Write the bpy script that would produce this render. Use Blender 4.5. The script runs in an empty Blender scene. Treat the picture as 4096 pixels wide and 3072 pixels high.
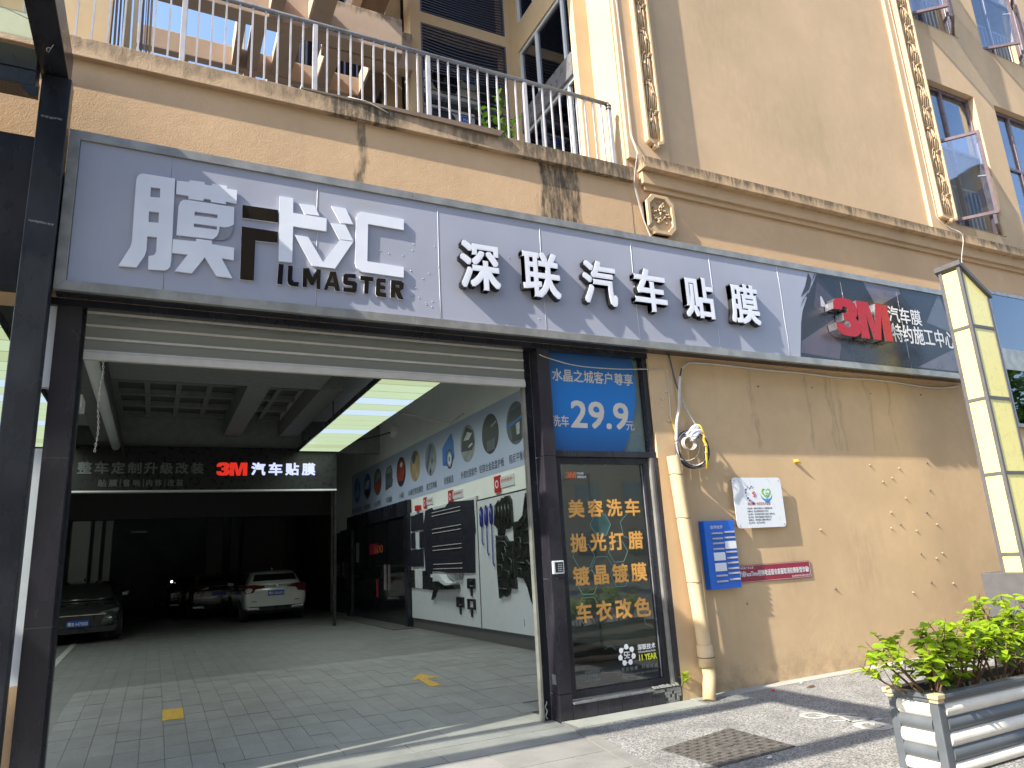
import bpy, bmesh, math, random
from mathutils import Vector, Matrix
R = math.radians
rnd = random.Random(7)
C = bpy.context.scene
COL = C.collection

# ---------------------------------------------------------------- camera
cd = bpy.data.cameras.new('camera')
cam = bpy.data.objects.new('camera', cd)
COL.objects.link(cam)
cd.sensor_width = 36.0
cd.lens = 24.754
cd.clip_start = 0.05
cd.clip_end = 900
_a, _b, _c = R(26.967), R(13.822), R(-3.222)
_f = Vector((math.sin(_a) * math.cos(_b), math.cos(_a) * math.cos(_b), math.sin(_b)))
_r = Vector((math.cos(_a), -math.sin(_a), 0))
_u = _r.cross(_f)
_r2 = _r * math.cos(_c) + _u * math.sin(_c)
_u2 = _u * math.cos(_c) - _r * math.sin(_c)
cam.matrix_world = Matrix(((_r2.x, _u2.x, -_f.x, 0), (_r2.y, _u2.y, -_f.y, -6.145),
                           (_r2.z, _u2.z, -_f.z, 1.5), (0, 0, 0, 1)))
C.camera = cam

# ---------------------------------------------------------------- sky and sun
SUN = Vector((5.2, 1.0, -4.35)).normalized()        # the way the light travels
w = bpy.data.worlds.new('World')
C.world = w
w.use_nodes = True
nt = w.node_tree
bg = nt.nodes['Background']
sky = nt.nodes.new('ShaderNodeTexSky')
sky.sky_type = 'NISHITA'
sky.sun_disc = False
sky.sun_elevation = math.asin(-SUN.z)
sky.sun_rotation = math.atan2(-SUN.x, -SUN.y) % (2 * math.pi)
sky.dust_density = 1.2
sky.ozone_density = 1.6
nt.links.new(sky.outputs[0], bg.inputs[0])
bg.inputs[1].default_value = 0.145
sl = bpy.data.lights.new('sun', 'SUN')
sl.energy = 4.2
sl.angle = R(0.53)
sl.color = (1.0, 0.93, 0.80)
so = bpy.data.objects.new('sun', sl)
so.rotation_euler = SUN.to_track_quat('-Z', 'Y').to_euler()
so.location = (-30, -10, 30)
COL.objects.link(so)
C.view_settings.view_transform = 'Standard'
C.view_settings.look = 'None'
C.view_settings.gamma = 1
C.view_settings.exposure = 1.5
C.view_settings.use_curve_mapping = False

# ---------------------------------------------------------------- materials
class NT:
    def __init__(s, name):
        s.m = bpy.data.materials.new(name); s.m.use_nodes = True
        s.t = s.m.node_tree; s.p = s.t.nodes['Principled BSDF']
    def n(s, typ, ins=None, **kw):
        nd = s.t.nodes.new('ShaderNode' + typ)
        for k, v in kw.items(): setattr(nd, k, v)
        if ins:
            for k, v in ins.items(): s.put(nd.inputs[k], v)
        return nd
    def put(s, sock, v):
        if hasattr(v, 'outputs'): v = v.outputs[0]
        if isinstance(v, bpy.types.NodeSocket): s.t.links.new(v, sock)
        else:
            if isinstance(v, tuple) and len(v) == 3 and sock.type == 'RGBA': v = (*v, 1)
            sock.default_value = v
    def math(s, op, a, b=0.0, c=None, clamp=False):
        nd = s.n('Math', operation=op, use_clamp=clamp)
        s.put(nd.inputs[0], a); s.put(nd.inputs[1], b)
        if c is not None: s.put(nd.inputs[2], c)
        return nd.outputs[0]
    def mix(s, f, a, b, mode='MIX'):
        nd = s.n('Mix', data_type='RGBA', blend_type=mode)
        s.put(nd.inputs[0], f); s.put(nd.inputs[6], a); s.put(nd.inputs[7], b)
        return nd.outputs[2]
    def pos(s):
        if not hasattr(s, '_pos'):
            s._pos = s.n('NewGeometry').outputs['Position']
        return s._pos
    def xyz(s):
        if not hasattr(s, '_xyz'): s._xyz = s.n('SeparateXYZ', {0: s.pos()})
        return s._xyz.outputs
    def noise(s, scale, detail=4.0, rough=0.55, stretch=None, dist=0.0):
        v = s.pos()
        if stretch:
            v = s.n('VectorMath', {0: v, 1: stretch}, operation='MULTIPLY').outputs[0]
        return s.n('TexNoise', {'Vector': v, 'Scale': scale, 'Detail': detail, 'Roughness': rough, 'Distortion': dist}).outputs[0]
    def ramp(s, v, a, b):
        return s.n('MapRange', {0: v, 1: a, 2: b, 3: 0.0, 4: 1.0}, interpolation_type='SMOOTHSTEP').outputs[0]
    def bump(s, h, strength=0.3, dist=0.01):
        b = s.n('Bump', {'Height': h, 'Strength': strength, 'Distance': dist})
        if hasattr(s, '_b'): s.t.links.new(s._b.outputs[0], b.inputs['Normal'])
        s._b = b
        s.t.links.new(b.outputs[0], s.p.inputs['Normal'])
    def set(s, **kw):
        names = dict(col='Base Color', rough='Roughness', metal='Metallic', spec='Specular IOR Level', coat='Coat Weight',
                     coatr='Coat Roughness', emit='Emission Color', emits='Emission Strength', trans='Transmission Weight', alpha='Alpha', ior='IOR', sub='Subsurface Weight')
        for k, v in kw.items(): s.put(s.p.inputs[names[k]], v)
        return s
    def box(s, x0, x1, z0, z1, soft=0.05, wob=0.08, wscale=6.0):
        """soft mask that is 1 inside an x/z range, its outline broken up by noise"""
        X, Y, Z = s.xyz()
        nz = s.math('MULTIPLY', s.math('SUBTRACT', s.noise(wscale, 3, 0.6, (1, 1, 0.35)), 0.5), wob * 4)
        Xn = s.math('ADD', X, nz); Zn = s.math('ADD', Z, nz)
        a = s.math('MULTIPLY', s.ramp(Xn, x0 - soft, x0 + soft), s.math('SUBTRACT', 1.0, s.ramp(Xn, x1 - soft, x1 + soft)))
        b = s.math('MULTIPLY', s.ramp(Zn, z0 - soft, z0 + soft), s.math('SUBTRACT', 1.0, s.ramp(Zn, z1 - soft, z1 + soft)))
        return s.math('MULTIPLY', a, b)

def simple(name, col, rough=0.6, metal=0.0, var=0.12, scale=8.0, bump=0.0, bscale=60.0, coat=0.0, spec=0.5, bdist=0.004):
    m = NT(name)
    n1 = m.ramp(m.noise(scale, 5, 0.6), 0.25, 0.75)
    dark = tuple(c * (1 - var) for c in col); light = tuple(min(1, c * (1 + var * 0.6)) for c in col)
    m.set(col=m.mix(n1, dark, light), metal=metal, coat=coat, spec=spec)
    m.set(rough=m.math('ADD', m.math('MULTIPLY', n1, 0.12), max(0.02, rough - 0.06)))
    if bump: m.bump(m.noise(bscale, 4, 0.6), bump, bdist)
    return m.m

def plaster(name, col, grain=1.0, streak=0.35, stains=(), base=None, fine=90.0, dirt=(0.07, 0.06, 0.045)):
    m = NT(name)
    big = m.ramp(m.noise(0.8, 4, 0.6), 0.3, 0.72)
    mid = m.ramp(m.noise(7, 5, 0.65), 0.25, 0.8)
    c = m.mix(big, tuple(k * 0.90 for k in col), tuple(k * 1.05 for k in col))
    c = m.mix(m.math('MULTIPLY', mid, 0.30), c, tuple(k * 0.80 for k in col))
    st = m.ramp(m.noise(3.2, 5, 0.6, (1.0, 1.0, 0.10)), 0.52, 0.80)
    c = m.mix(m.math('MULTIPLY', st, streak), c, tuple(k * 0.55 for k in col))
    for (x0, x1, z0, z1, s, soft) in stains:
        mask = m.box(x0, x1, z0, z1, soft)
        br = m.ramp(m.noise(16, 5, 0.7, (1, 1, 0.22)), 0.25, 0.62)
        c = m.mix(m.math('MULTIPLY', m.math('MULTIPLY', mask, br), s), c, dirt)
    if base is not None:                      # splash dirt towards the foot of the wall
        f = m.math('SUBTRACT', 1.0, m.ramp(m.xyz()[2], base, base + 0.45))
        f = m.math('MULTIPLY', f, m.ramp(m.noise(5, 5, 0.7), 0.35, 0.7))
        c = m.mix(m.math('MULTIPLY', f, 0.42), c, (0.09, 0.07, 0.05))
    m.set(col=c, rough=0.88, spec=0.25)
    m.bump(m.noise(9, 3, 0.5), 0.12 * grain, 0.02)
    m.bump(m.noise(fine, 4, 0.65, None, 0.6), 0.55 * grain, 0.006)
    return m.m

BEIGE = (0.60, 0.41, 0.245)
UPPER = (0.60, 0.435, 0.275)
M = {}
M['wall_lower'] = plaster('wall_lower', (0.60, 0.43, 0.255), 0.9, 0.14, base=0.0,
    stains=[(x, x + 0.05, 2.6, 3.62, 0.22, 0.02) for x in (6.4, 7.35, 7.75, 7.83, 7.95, 8.5, 8.95)] + [(6.5, 6.9, 1.0, 1.35, 0.25, 0.2), (7.6, 8.2, 0.9, 1.6, 0.18, 0.2)])
M['wall_fascia'] = plaster('wall_fascia', BEIGE, 1.3, 0.12, fine=70,
    stains=[(1.54, 1.63, 4.9, 5.85, 0.85, 0.03), (3.60, 4.12, 5.0, 5.9, 0.96, 0.04), (4.1, 4.6, 4.95, 5.1, 0.6, 0.06), (-0.8, 4.9, 4.98, 5.08, 0.45, 0.04)])
M['ledge'] = plaster('ledge', (0.52, 0.37, 0.235), 1.5, 0.7, fine=60,
    stains=[(1.25, 2.0, 5.6, 6.1, 0.95, 0.12), (2.55, 2.95, 5.6, 6.1, 0.7, 0.1), (3.3, 4.95, 5.6, 6.1, 0.85, 0.15), (-1, 5, 5.88, 6.1, 0.55, 0.05)])
M['cornice'] = plaster('cornice', (0.55, 0.385, 0.235), 1.0, 0.2, stains=[(4.9, 20, 6.04, 6.3, 0.75, 0.04), (4.9, 20, 5.98, 6.3, 0.35, 0.03)])
M['upper'] = plaster('upper', UPPER, 0.7, 0.22, stains=[(6.6, 9.6, 6.6, 7.8, 0.12, 0.5), (5.9, 7.5, 8.0, 11.0, 0.12, 0.5)])
M['side'] = plaster('side', (0.58, 0.44, 0.27), 0.5, 0.15)
M['right_wall'] = plaster('right_wall', (0.55, 0.40, 0.24), 0.5, 0.15)
M['pergola'] = plaster('pergola', (0.47, 0.36, 0.28), 0.6, 0.5, stains=[(-5, 6, 8.9, 9.1, 0.6, 0.04)])
M['orn'] = plaster('orn', (0.56, 0.41, 0.255), 0.4, 0.25, fine=120)
M['orn_dark'] = plaster('orn_dark', (0.42, 0.305, 0.19), 0.4, 0.5, fine=120)

def blackmetal(name, col, rough, scr=0.5):
    m = NT(name)
    n1 = m.noise(3, 5, 0.6, (1, 1, 0.5)); n2 = m.ramp(m.noise(24, 6, 0.75, (1, 1, 1.4)), 0.66, 0.74)
    n3 = m.ramp(m.noise(2.2, 2, 0.5), 0.55, 0.75)
    c = m.mix(m.ramp(n1, 0.3, 0.8), col, tuple(k * 1.8 + 0.006 for k in col))
    c = m.mix(m.math('MULTIPLY', m.math('MULTIPLY', n2, n3), scr), c, (0.33, 0.31, 0.27))
    m.set(col=c, rough=m.math('ADD', m.math('MULTIPLY', n1, 0.25), rough), spec=0.5)
    m.bump(n1, 0.06, 0.02)
    return m.m
M['black'] = blackmetal('black', (0.014, 0.016, 0.021), 0.16)
M['frame_black'] = blackmetal('frame_black', (0.012, 0.013, 0.019), 0.14, 0.2)
M['granite'] = blackmetal('granite', (0.020, 0.018, 0.024), 0.14, 0.35)
M['rubber'] = simple('rubber', (0.02, 0.02, 0.022), 0.75)

m = NT('sign_panel')
n1 = m.noise(1.1, 3, 0.5); n2 = m.ramp(m.noise(30, 3, 0.6), 0.70, 0.74)
wash = m.box(1.1, 1.75, 3.9, 4.95, 0.15, 0.1)
c = m.mix(m.ramp(n1, 0.3, 0.7), (0.325, 0.342, 0.42), (0.36, 0.375, 0.455))
c = m.mix(m.math('MULTIPLY', wash, m.ramp(m.noise(5, 4, 0.6, (1, 1, 0.4)), 0.4, 0.75)), c, (0.36, 0.365, 0.37))
m.set(col=c, rough=0.27, metal=0.0, spec=0.5)
m.bump(m.noise(1.6, 2, 0.5), 0.25, 0.02); m.bump(n2, 0.15, 0.003)
M['panel'] = m.m
M['seam'] = simple('seam', (0.62, 0.64, 0.70), 0.5)
m = NT('steel')
n1 = m.noise(5, 4, 0.6); n2 = m.noise(60, 3, 0.6, (1, 1, 0.05))
c = m.mix(m.ramp(n1, 0.3, 0.7), (0.27, 0.265, 0.245), (0.40, 0.39, 0.36))
c = m.mix(m.math('MULTIPLY', m.ramp(m.noise(3, 4, 0.7, (1, 1, 0.3)), 0.45, 0.8), 0.35), c, (0.20, 0.21, 0.20))
m.set(col=c, metal=0.5, rough=m.math('ADD', m.math('MULTIPLY', n2, 0.18), 0.30)); m.bump(n1, 0.04, 0.01)
M['steel'] = m.m
m = NT('white_letter'); n1 = m.noise(3, 3, 0.5)
m.set(col=m.mix(m.ramp(n1, 0.3, 0.7), (0.68, 0.71, 0.80), (0.74, 0.765, 0.85)), rough=0.22, spec=0.5, coat=0.3, coatr=0.15); m.bump(n1, 0.05, 0.02)
M['white_letter'] = m.m
M['letter_side'] = simple('letter_side', (0.62, 0.64, 0.70), 0.35)
M['curl'] = simple('curl', (0.25, 0.26, 0.30), 0.35)
m = NT('mirror_black'); n1 = m.noise(4, 3, 0.5)
m.set(col=(0.012, 0.009, 0.007), rough=0.06, spec=0.35); m.bump(n1, 0.12, 0.02)
M['mirror_black'] = m.m
M['halo'] = simple('halo', (0.85, 0.86, 0.90), 0.3)
M['red'] = simple('red', (0.40, 0.006, 0.010), 0.30, spec=0.3, var=0.05)
M['chrome'] = simple('chrome', (0.60, 0.60, 0.62), 0.18, 0.9)
for k, c in dict(f_base=(0.020, 0.018, 0.024), f_A=(0.085, 0.070, 0.095), f_B=(0.012, 0.012, 0.015), f_C=(0.12, 0.115, 0.16), f_D=(0.018, 0.020, 0.026),
                 f_E=(0.10, 0.11, 0.14), f_F=(0.026, 0.026, 0.038), f_G=(0.13, 0.13, 0.17), f_H=(0.055, 0.045, 0.065), f_sp=(0.03, 0.025, 0.03), f_lt=(0.5, 0.48, 0.52)).items():
    M[k] = simple(k, c, 0.28, var=0.25, scale=2.0)
M['print_white'] = simple('print_white', (0.75, 0.76, 0.80), 0.4, var=0.03)
M['print_red'] = simple('print_red', (0.50, 0.02, 0.02), 0.4)
M['print_orange'] = simple('print_orange', (0.66, 0.34, 0.085), 0.35, var=0.08)
M['print_rust'] = simple('print_rust', (0.60, 0.14, 0.05), 0.35)
M['print_cream'] = simple('print_cream', (0.60, 0.56, 0.50), 0.4, var=0.05)
M['print_grey'] = simple('print_grey', (0.20, 0.215, 0.21), 0.4)
M['print_dark'] = simple('print_dark', (0.04, 0.05, 0.09), 0.5)
M['print_lime'] = simple('print_lime', (0.62, 0.66, 0.03), 0.4)
M['print_teal'] = simple('print_teal', (0.16, 0.30, 0.28), 0.4)
M['print_teal_dark'] = simple('print_teal_dark', (0.035, 0.085, 0.085), 0.4, scale=3, var=0.4)
M['rail'] = simple('rail', (0.46, 0.44, 0.45), 0.35, var=0.15)
M['rail_top'] = simple('rail_top', (0.22, 0.22, 0.235), 0.3, 0.3, var=0.2)
M['brown_frame'] = simple('brown_frame', (0.145, 0.105, 0.115), 0.3, var=0.15)
M['white_frame'] = simple('white_frame', (0.62, 0.65, 0.68), 0.35, var=0.06)
M['louvre'] = simple('louvre', (0.07, 0.075, 0.115), 0.45, var=0.15)
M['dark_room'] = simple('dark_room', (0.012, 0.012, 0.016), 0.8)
M['room_white'] = simple('room_white', (0.45, 0.46, 0.46), 0.8)
M['curtain'] = simple('curtain', (0.33, 0.34, 0.38), 0.8, var=0.4, scale=3)

def glass(name, tint, keep, rough=0.02, ior=1.45, wob=0.05):
    """window glass: clear in part, mirror-like in part"""
    m = NT(name); t = m.t
    tr = m.n('BsdfTransparent', {0: (*tint, 1)})
    gl = m.n('BsdfGlossy', {'Color': (0.9, 0.93, 1.0, 1), 'Roughness': rough})
    b = m.n('Bump', {'Height': m.noise(1.7, 2, 0.5), 'Strength': wob, 'Distance': 0.05})
    t.links.new(b.outputs[0], gl.inputs['Normal'])
    lw = m.n('LayerWeight', {'Blend': 0.5})          # reflects more at a glancing angle, the same from both sides
    t.links.new(b.outputs[0], lw.inputs['Normal'])
    f = m.math('ADD', m.math('MULTIPLY', m.math('POWER', lw.outputs['Facing'], 4.0), 0.8), keep + 0.03, clamp=True)
    mx = m.n('MixShader'); m.put(mx.inputs[0], f)
    t.links.new(tr.outputs[0], mx.inputs[1]); t.links.new(gl.outputs[0], mx.inputs[2])
    t.links.new(mx.outputs[0], t.nodes['Material Output'].inputs[0])
    return m.m
M['glass'] = glass('glass', (0.72, 0.78, 0.84), 0.10)
M['glass_dark'] = glass('glass_dark', (0.28, 0.30, 0.34), 0.10)
M['glass_door'] = glass('glass_door', (0.75, 0.80, 0.78), 0.03, 0.03)
M['glass_film'] = glass('glass_film', (0.30, 0.32, 0.31), 0.08, 0.03)
m = NT('canopy_glass')
tr = m.n('BsdfTransparent', {0: (0.62, 0.66, 0.62, 1)}); di = m.n('BsdfTranslucent', {0: (0.45, 0.47, 0.40, 1)}); gl = m.n('BsdfGlossy', {'Roughness': 0.1})
n1 = m.ramp(m.noise(1.6, 5, 0.7, None, 1.2), 0.30, 0.70)
mx = m.n('MixShader'); m.put(mx.inputs[0], m.math('ADD', m.math('MULTIPLY', n1, 0.25), 0.50))
m.t.links.new(tr.outputs[0], mx.inputs[1]); m.t.links.new(di.outputs[0], mx.inputs[2])
mx2 = m.n('MixShader'); mx2.inputs[0].default_value = 0.08
m.t.links.new(mx.outputs[0], mx2.inputs[1]); m.t.links.new(gl.outputs[0], mx2.inputs[2])
m.t.links.new(mx2.outputs[0], m.t.nodes['Material Output'].inputs[0])
M['canopy_glass'] = m.m
M['clear_sheet'] = glass('clear_sheet', (0.86, 0.90, 0.88), 0.02)

m = NT('pebble')                              # exposed-aggregate paving
v = m.n('TexVoronoi', {'Vector': m.pos(), 'Scale': 95.0})
sp = m.n('SeparateXYZ', {0: v.outputs['Color']}).outputs[0]
c = m.mix(m.ramp(sp, 0.15, 0.9), (0.11, 0.11, 0.112), (0.35, 0.34, 0.32))
c = m.mix(m.math('MULTIPLY', m.ramp(m.noise(2.5, 4, 0.6), 0.35, 0.75), 0.5), c, (0.10, 0.097, 0.09))
m.set(col=c, rough=0.8); m.bump(v.outputs['Distance'], 0.5, 0.006)
M['pebble'] = m.m
def stone(name, a, b, sc=160, fine=0.5):
    m = NT(name)
    oi = m.n('ObjectInfo').outputs['Random']
    n1 = m.noise(sc, 3, 0.7); n2 = m.noise(3, 5, 0.6)
    c = m.mix(m.ramp(n1, 0.35, 0.68), a, b)
    c = m.mix(m.math('MULTIPLY', m.ramp(n2, 0.35, 0.75), 0.5), c, tuple(k * 0.62 for k in a))
    c = m.mix(m.math('MULTIPLY', oi, 0.30), c, tuple(k * 0.65 for k in a))
    m.set(col=c, rough=0.62); m.bump(n1, 0.25, 0.002); m.bump(n2, 0.15, 0.01)
    return m.m
M['slab'] = stone('slab', (0.20, 0.195, 0.185), (0.32, 0.31, 0.295))
M['paver'] = stone('paver', (0.215, 0.213, 0.208), (0.285, 0.282, 0.275), 60)
M['kerb_stone'] = stone('kerb_stone', (0.36, 0.35, 0.32), (0.50, 0.48, 0.44))
M['joint'] = simple('joint', (0.085, 0.08, 0.07), 0.9)
M['floor_far'] = simple('floor_far', (0.13, 0.135, 0.125), 0.42, var=0.25, scale=1.5)
m = NT('floor_far'); v = m.n('VectorMath', {0: m.pos(), 1: (0.175, 0.61, 0.0)}, operation='SUBTRACT').outputs[0]
br = m.n('TexBrick', {'Vector': v, 'Color1': (0.195, 0.193, 0.188, 1), 'Color2': (0.17, 0.168, 0.163, 1), 'Mortar': (0.075, 0.075, 0.07, 1), 'Scale': 1.0, 'Mortar Size': 0.004, 'Brick Width': 0.1985, 'Row Height': 0.405}, offset=0.0)
n1 = m.ramp(m.noise(1.3, 5, 0.6), 0.3, 0.75)
m.set(col=m.mix(m.math('MULTIPLY', n1, 0.45), br.outputs['Color'], (0.10, 0.105, 0.10)), rough=m.math('ADD', m.math('MULTIPLY', n1, 0.2), 0.42)); m.bump(br.outputs['Fac'], -0.3, 0.003)
M['floor_far'] = m.m
M['asphalt'] = simple('asphalt', (0.10, 0.10, 0.10), 0.85, bump=0.3)
M['iron'] = simple('iron', (0.115, 0.108, 0.10), 0.55, 0.25, var=0.3, scale=20)
M['paint_white'] = simple('paint_white', (0.40, 0.395, 0.37), 0.7, var=0.3, scale=25)
M['paint_yellow'] = simple('paint_yellow', (0.55, 0.33, 0.04), 0.7, var=0.25, scale=20)
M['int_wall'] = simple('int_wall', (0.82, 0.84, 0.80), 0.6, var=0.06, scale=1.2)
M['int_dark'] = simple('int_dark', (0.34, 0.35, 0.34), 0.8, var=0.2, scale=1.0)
M['terrace_top'] = simple('terrace_top', (0.045, 0.042, 0.04), 0.9)
M['ceiling'] = simple('ceiling', (0.24, 0.25, 0.235), 0.85, var=0.15)
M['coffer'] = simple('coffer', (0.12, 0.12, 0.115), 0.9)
M['board'] = simple('board', (0.62, 0.65, 0.68), 0.4, var=0.04)
M['banner'] = simple('banner', (0.44, 0.51, 0.68), 0.35, var=0.06, scale=1)
M['shutter'] = simple('shutter', (0.55, 0.52, 0.47), 0.35, 0.15, var=0.1)
m = NT('shutter_film'); n1 = m.noise(2.2, 3, 0.5, (1, 1, 3))
m.set(col=(0.26, 0.275, 0.25), rough=0.20, metal=0.6); m.bump(n1, 0.25, 0.02)
M['shutter_film'] = m.m
M['plastic_dark'] = simple('plastic_dark', (0.014, 0.015, 0.026), 0.5, var=0.2)
M['plastic_black'] = simple('plastic_black', (0.02, 0.021, 0.022), 0.3, var=0.3)
M['embossed'] = simple('embossed', (0.055, 0.062, 0.058), 0.28, 0.6, var=0.4, scale=9)
M['plinth'] = simple('plinth', (0.10, 0.10, 0.098), 0.5)
def emissive(name, col, s):
    m = NT(name); m.set(col=(0.05,0.05,0.05), emit=col, emits=s, rough=0.4); return m.m
M['lit_yellow'] = emissive('lit_yellow', (0.68, 0.84, 0.54), 0.31)
M['lit_blue'] = emissive('lit_blue', (0.66, 0.84, 0.98), 0.34)
M['lit_cream'] = emissive('lit_cream', (0.62, 0.74, 0.42), 0.30)
M['lit_red'] = emissive('lit_red', (0.85, 0.03, 0.015), 0.30)
M['lit_white'] = emissive('lit_white', (0.62, 0.68, 1.0), 0.42)
M['lamp_dot'] = emissive('lamp_dot', (1, 1, 1), 2.0)
M['rust_white'] = simple('rust_white', (0.62, 0.62, 0.60), 0.4)
M['pipe'] = plaster('pipe', (0.60, 0.45, 0.27), 0.3, 0.3, fine=30)
M['cable_white'] = simple('cable_white', (0.50, 0.47, 0.42), 0.5)
M['cable_black'] = simple('cable_black', (0.03, 0.03, 0.035), 0.5)
M['cable_yellow'] = simple('cable_yellow', (0.70, 0.47, 0.03), 0.5)
M['blue_sign'] = simple('blue_sign', (0.008, 0.13, 0.62), 0.35, var=0.06)
M['red_sign'] = simple('red_sign', (0.26, 0.012, 0.035), 0.4, var=0.1)
M['white_sign'] = simple('white_sign', (0.70, 0.73, 0.78), 0.3, var=0.03)
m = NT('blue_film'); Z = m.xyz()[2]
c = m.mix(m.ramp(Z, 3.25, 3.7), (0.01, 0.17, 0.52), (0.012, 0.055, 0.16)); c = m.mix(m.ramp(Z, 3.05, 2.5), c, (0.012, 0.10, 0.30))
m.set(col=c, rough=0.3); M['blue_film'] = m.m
M['yellow_acrylic'] = simple('yellow_acrylic', (0.76, 0.68, 0.25), 0.3, var=0.04)
M['column_grey'] = simple('column_grey', (0.085, 0.082, 0.088), 0.5)
M['planter_grey'] = simple('planter_grey', (0.085, 0.095, 0.108), 0.45, var=0.12)
M['planter_white'] = simple('planter_white', (0.70, 0.66, 0.58), 0.45, var=0.08)
M['planter_cap'] = simple('planter_cap', (0.50, 0.38, 0.22), 0.45)
M['soil'] = simple('soil', (0.06, 0.045, 0.03), 0.95, var=0.4, scale=30, bump=0.6)
M['bark'] = simple('bark', (0.12, 0.065, 0.04), 0.85, var=0.4, scale=40, bump=0.4)
def leafmat(name, a, b, t):
    m = NT(name); oi = m.n('ObjectInfo').outputs['Random']
    c = m.mix(oi, a, b); m.set(col=c, rough=0.45, spec=0.4)
    tl = m.n('BsdfTranslucent', {0: (*t, 1)}); mx = m.n('MixShader'); mx.inputs[0].default_value = 0.38
    m.t.links.new(m.p.outputs[0], mx.inputs[1]); m.t.links.new(tl.outputs[0], mx.inputs[2])
    m.t.links.new(mx.outputs[0], m.t.nodes['Material Output'].inputs[0]); return m.m
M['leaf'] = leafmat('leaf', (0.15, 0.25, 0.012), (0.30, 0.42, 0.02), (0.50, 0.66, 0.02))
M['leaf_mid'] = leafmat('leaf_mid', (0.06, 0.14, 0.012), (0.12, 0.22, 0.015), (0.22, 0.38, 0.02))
M['leaf_dark'] = leafmat('leaf_dark', (0.03, 0.085, 0.012), (0.06, 0.14, 0.02), (0.10, 0.22, 0.02))
M['car_white'] = simple('car_white', (0.66, 0.69, 0.66), 0.18, coat=1.0, var=0.03)
M['car_black'] = simple('car_black', (0.018, 0.019, 0.022), 0.15, coat=1.0)
M['car_silver'] = simple('car_silver', (0.085, 0.092, 0.09), 0.2, 0.5, coat=1.0)
M['car_glass'] = simple('car_glass', (0.012, 0.013, 0.015), 0.06, coat=0.5)
M['tail_red'] = simple('tail_red', (0.13, 0.012, 0.018), 0.12, coat=1.0)
M['lamp_glass'] = simple('lamp_glass', (0.40, 0.42, 0.44), 0.1, 0.5, coat=1.0)
M['plate_blue'] = simple('plate_blue', (0.02, 0.09, 0.45), 0.35)
M['tyre'] = simple('tyre', (0.02, 0.02, 0.02), 0.8)
M['rim'] = simple('rim', (0.35, 0.35, 0.36), 0.25, 0.8)
M['brown_soffit'] = simple('brown_soffit', (0.17, 0.12, 0.085), 0.8, var=0.2)
# ---------------------------------------------------------------- helpers
WL = {}                                       # world position of every object's origin
def wl(o): return WL.get(o.name, Vector((0, 0, 0))) if o else Vector((0, 0, 0))
def tag(o, label=None, cat=None, group=None, kind=None):
    if label: o['label'] = label
    if cat: o['category'] = cat
    if group: o['group'] = group
    if kind: o['kind'] = kind
    return o
def thing(name, label, cat, loc=(0, 0, 0), group=None):
    o = bpy.data.objects.new(name, None); COL.objects.link(o)
    o.empty_display_size = 0.2
    o.location = loc; WL[o.name] = Vector(loc)
    return tag(o, label, cat, group)
def link(name, me, parent=None, loc=None):
    """loc is a world position; mesh coordinates are relative to it"""
    o = bpy.data.objects.new(name, me); COL.objects.link(o)
    if loc is None: loc = wl(parent)
    o.parent = parent; o.location = Vector(loc) - wl(parent); WL[o.name] = Vector(loc)
    return o
def copy_tree(o, shift=None, parent=None, label=None):
    c = o.copy(); COL.objects.link(c)
    if parent: c.parent = parent
    if shift is not None: c.location = o.location + Vector(shift)
    WL[c.name] = wl(o) + (Vector(shift) if shift is not None else Vector((0, 0, 0)))
    if label: c['label'] = label
    for ch in list(o.children): copy_tree(ch, None, c)
    return c

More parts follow.
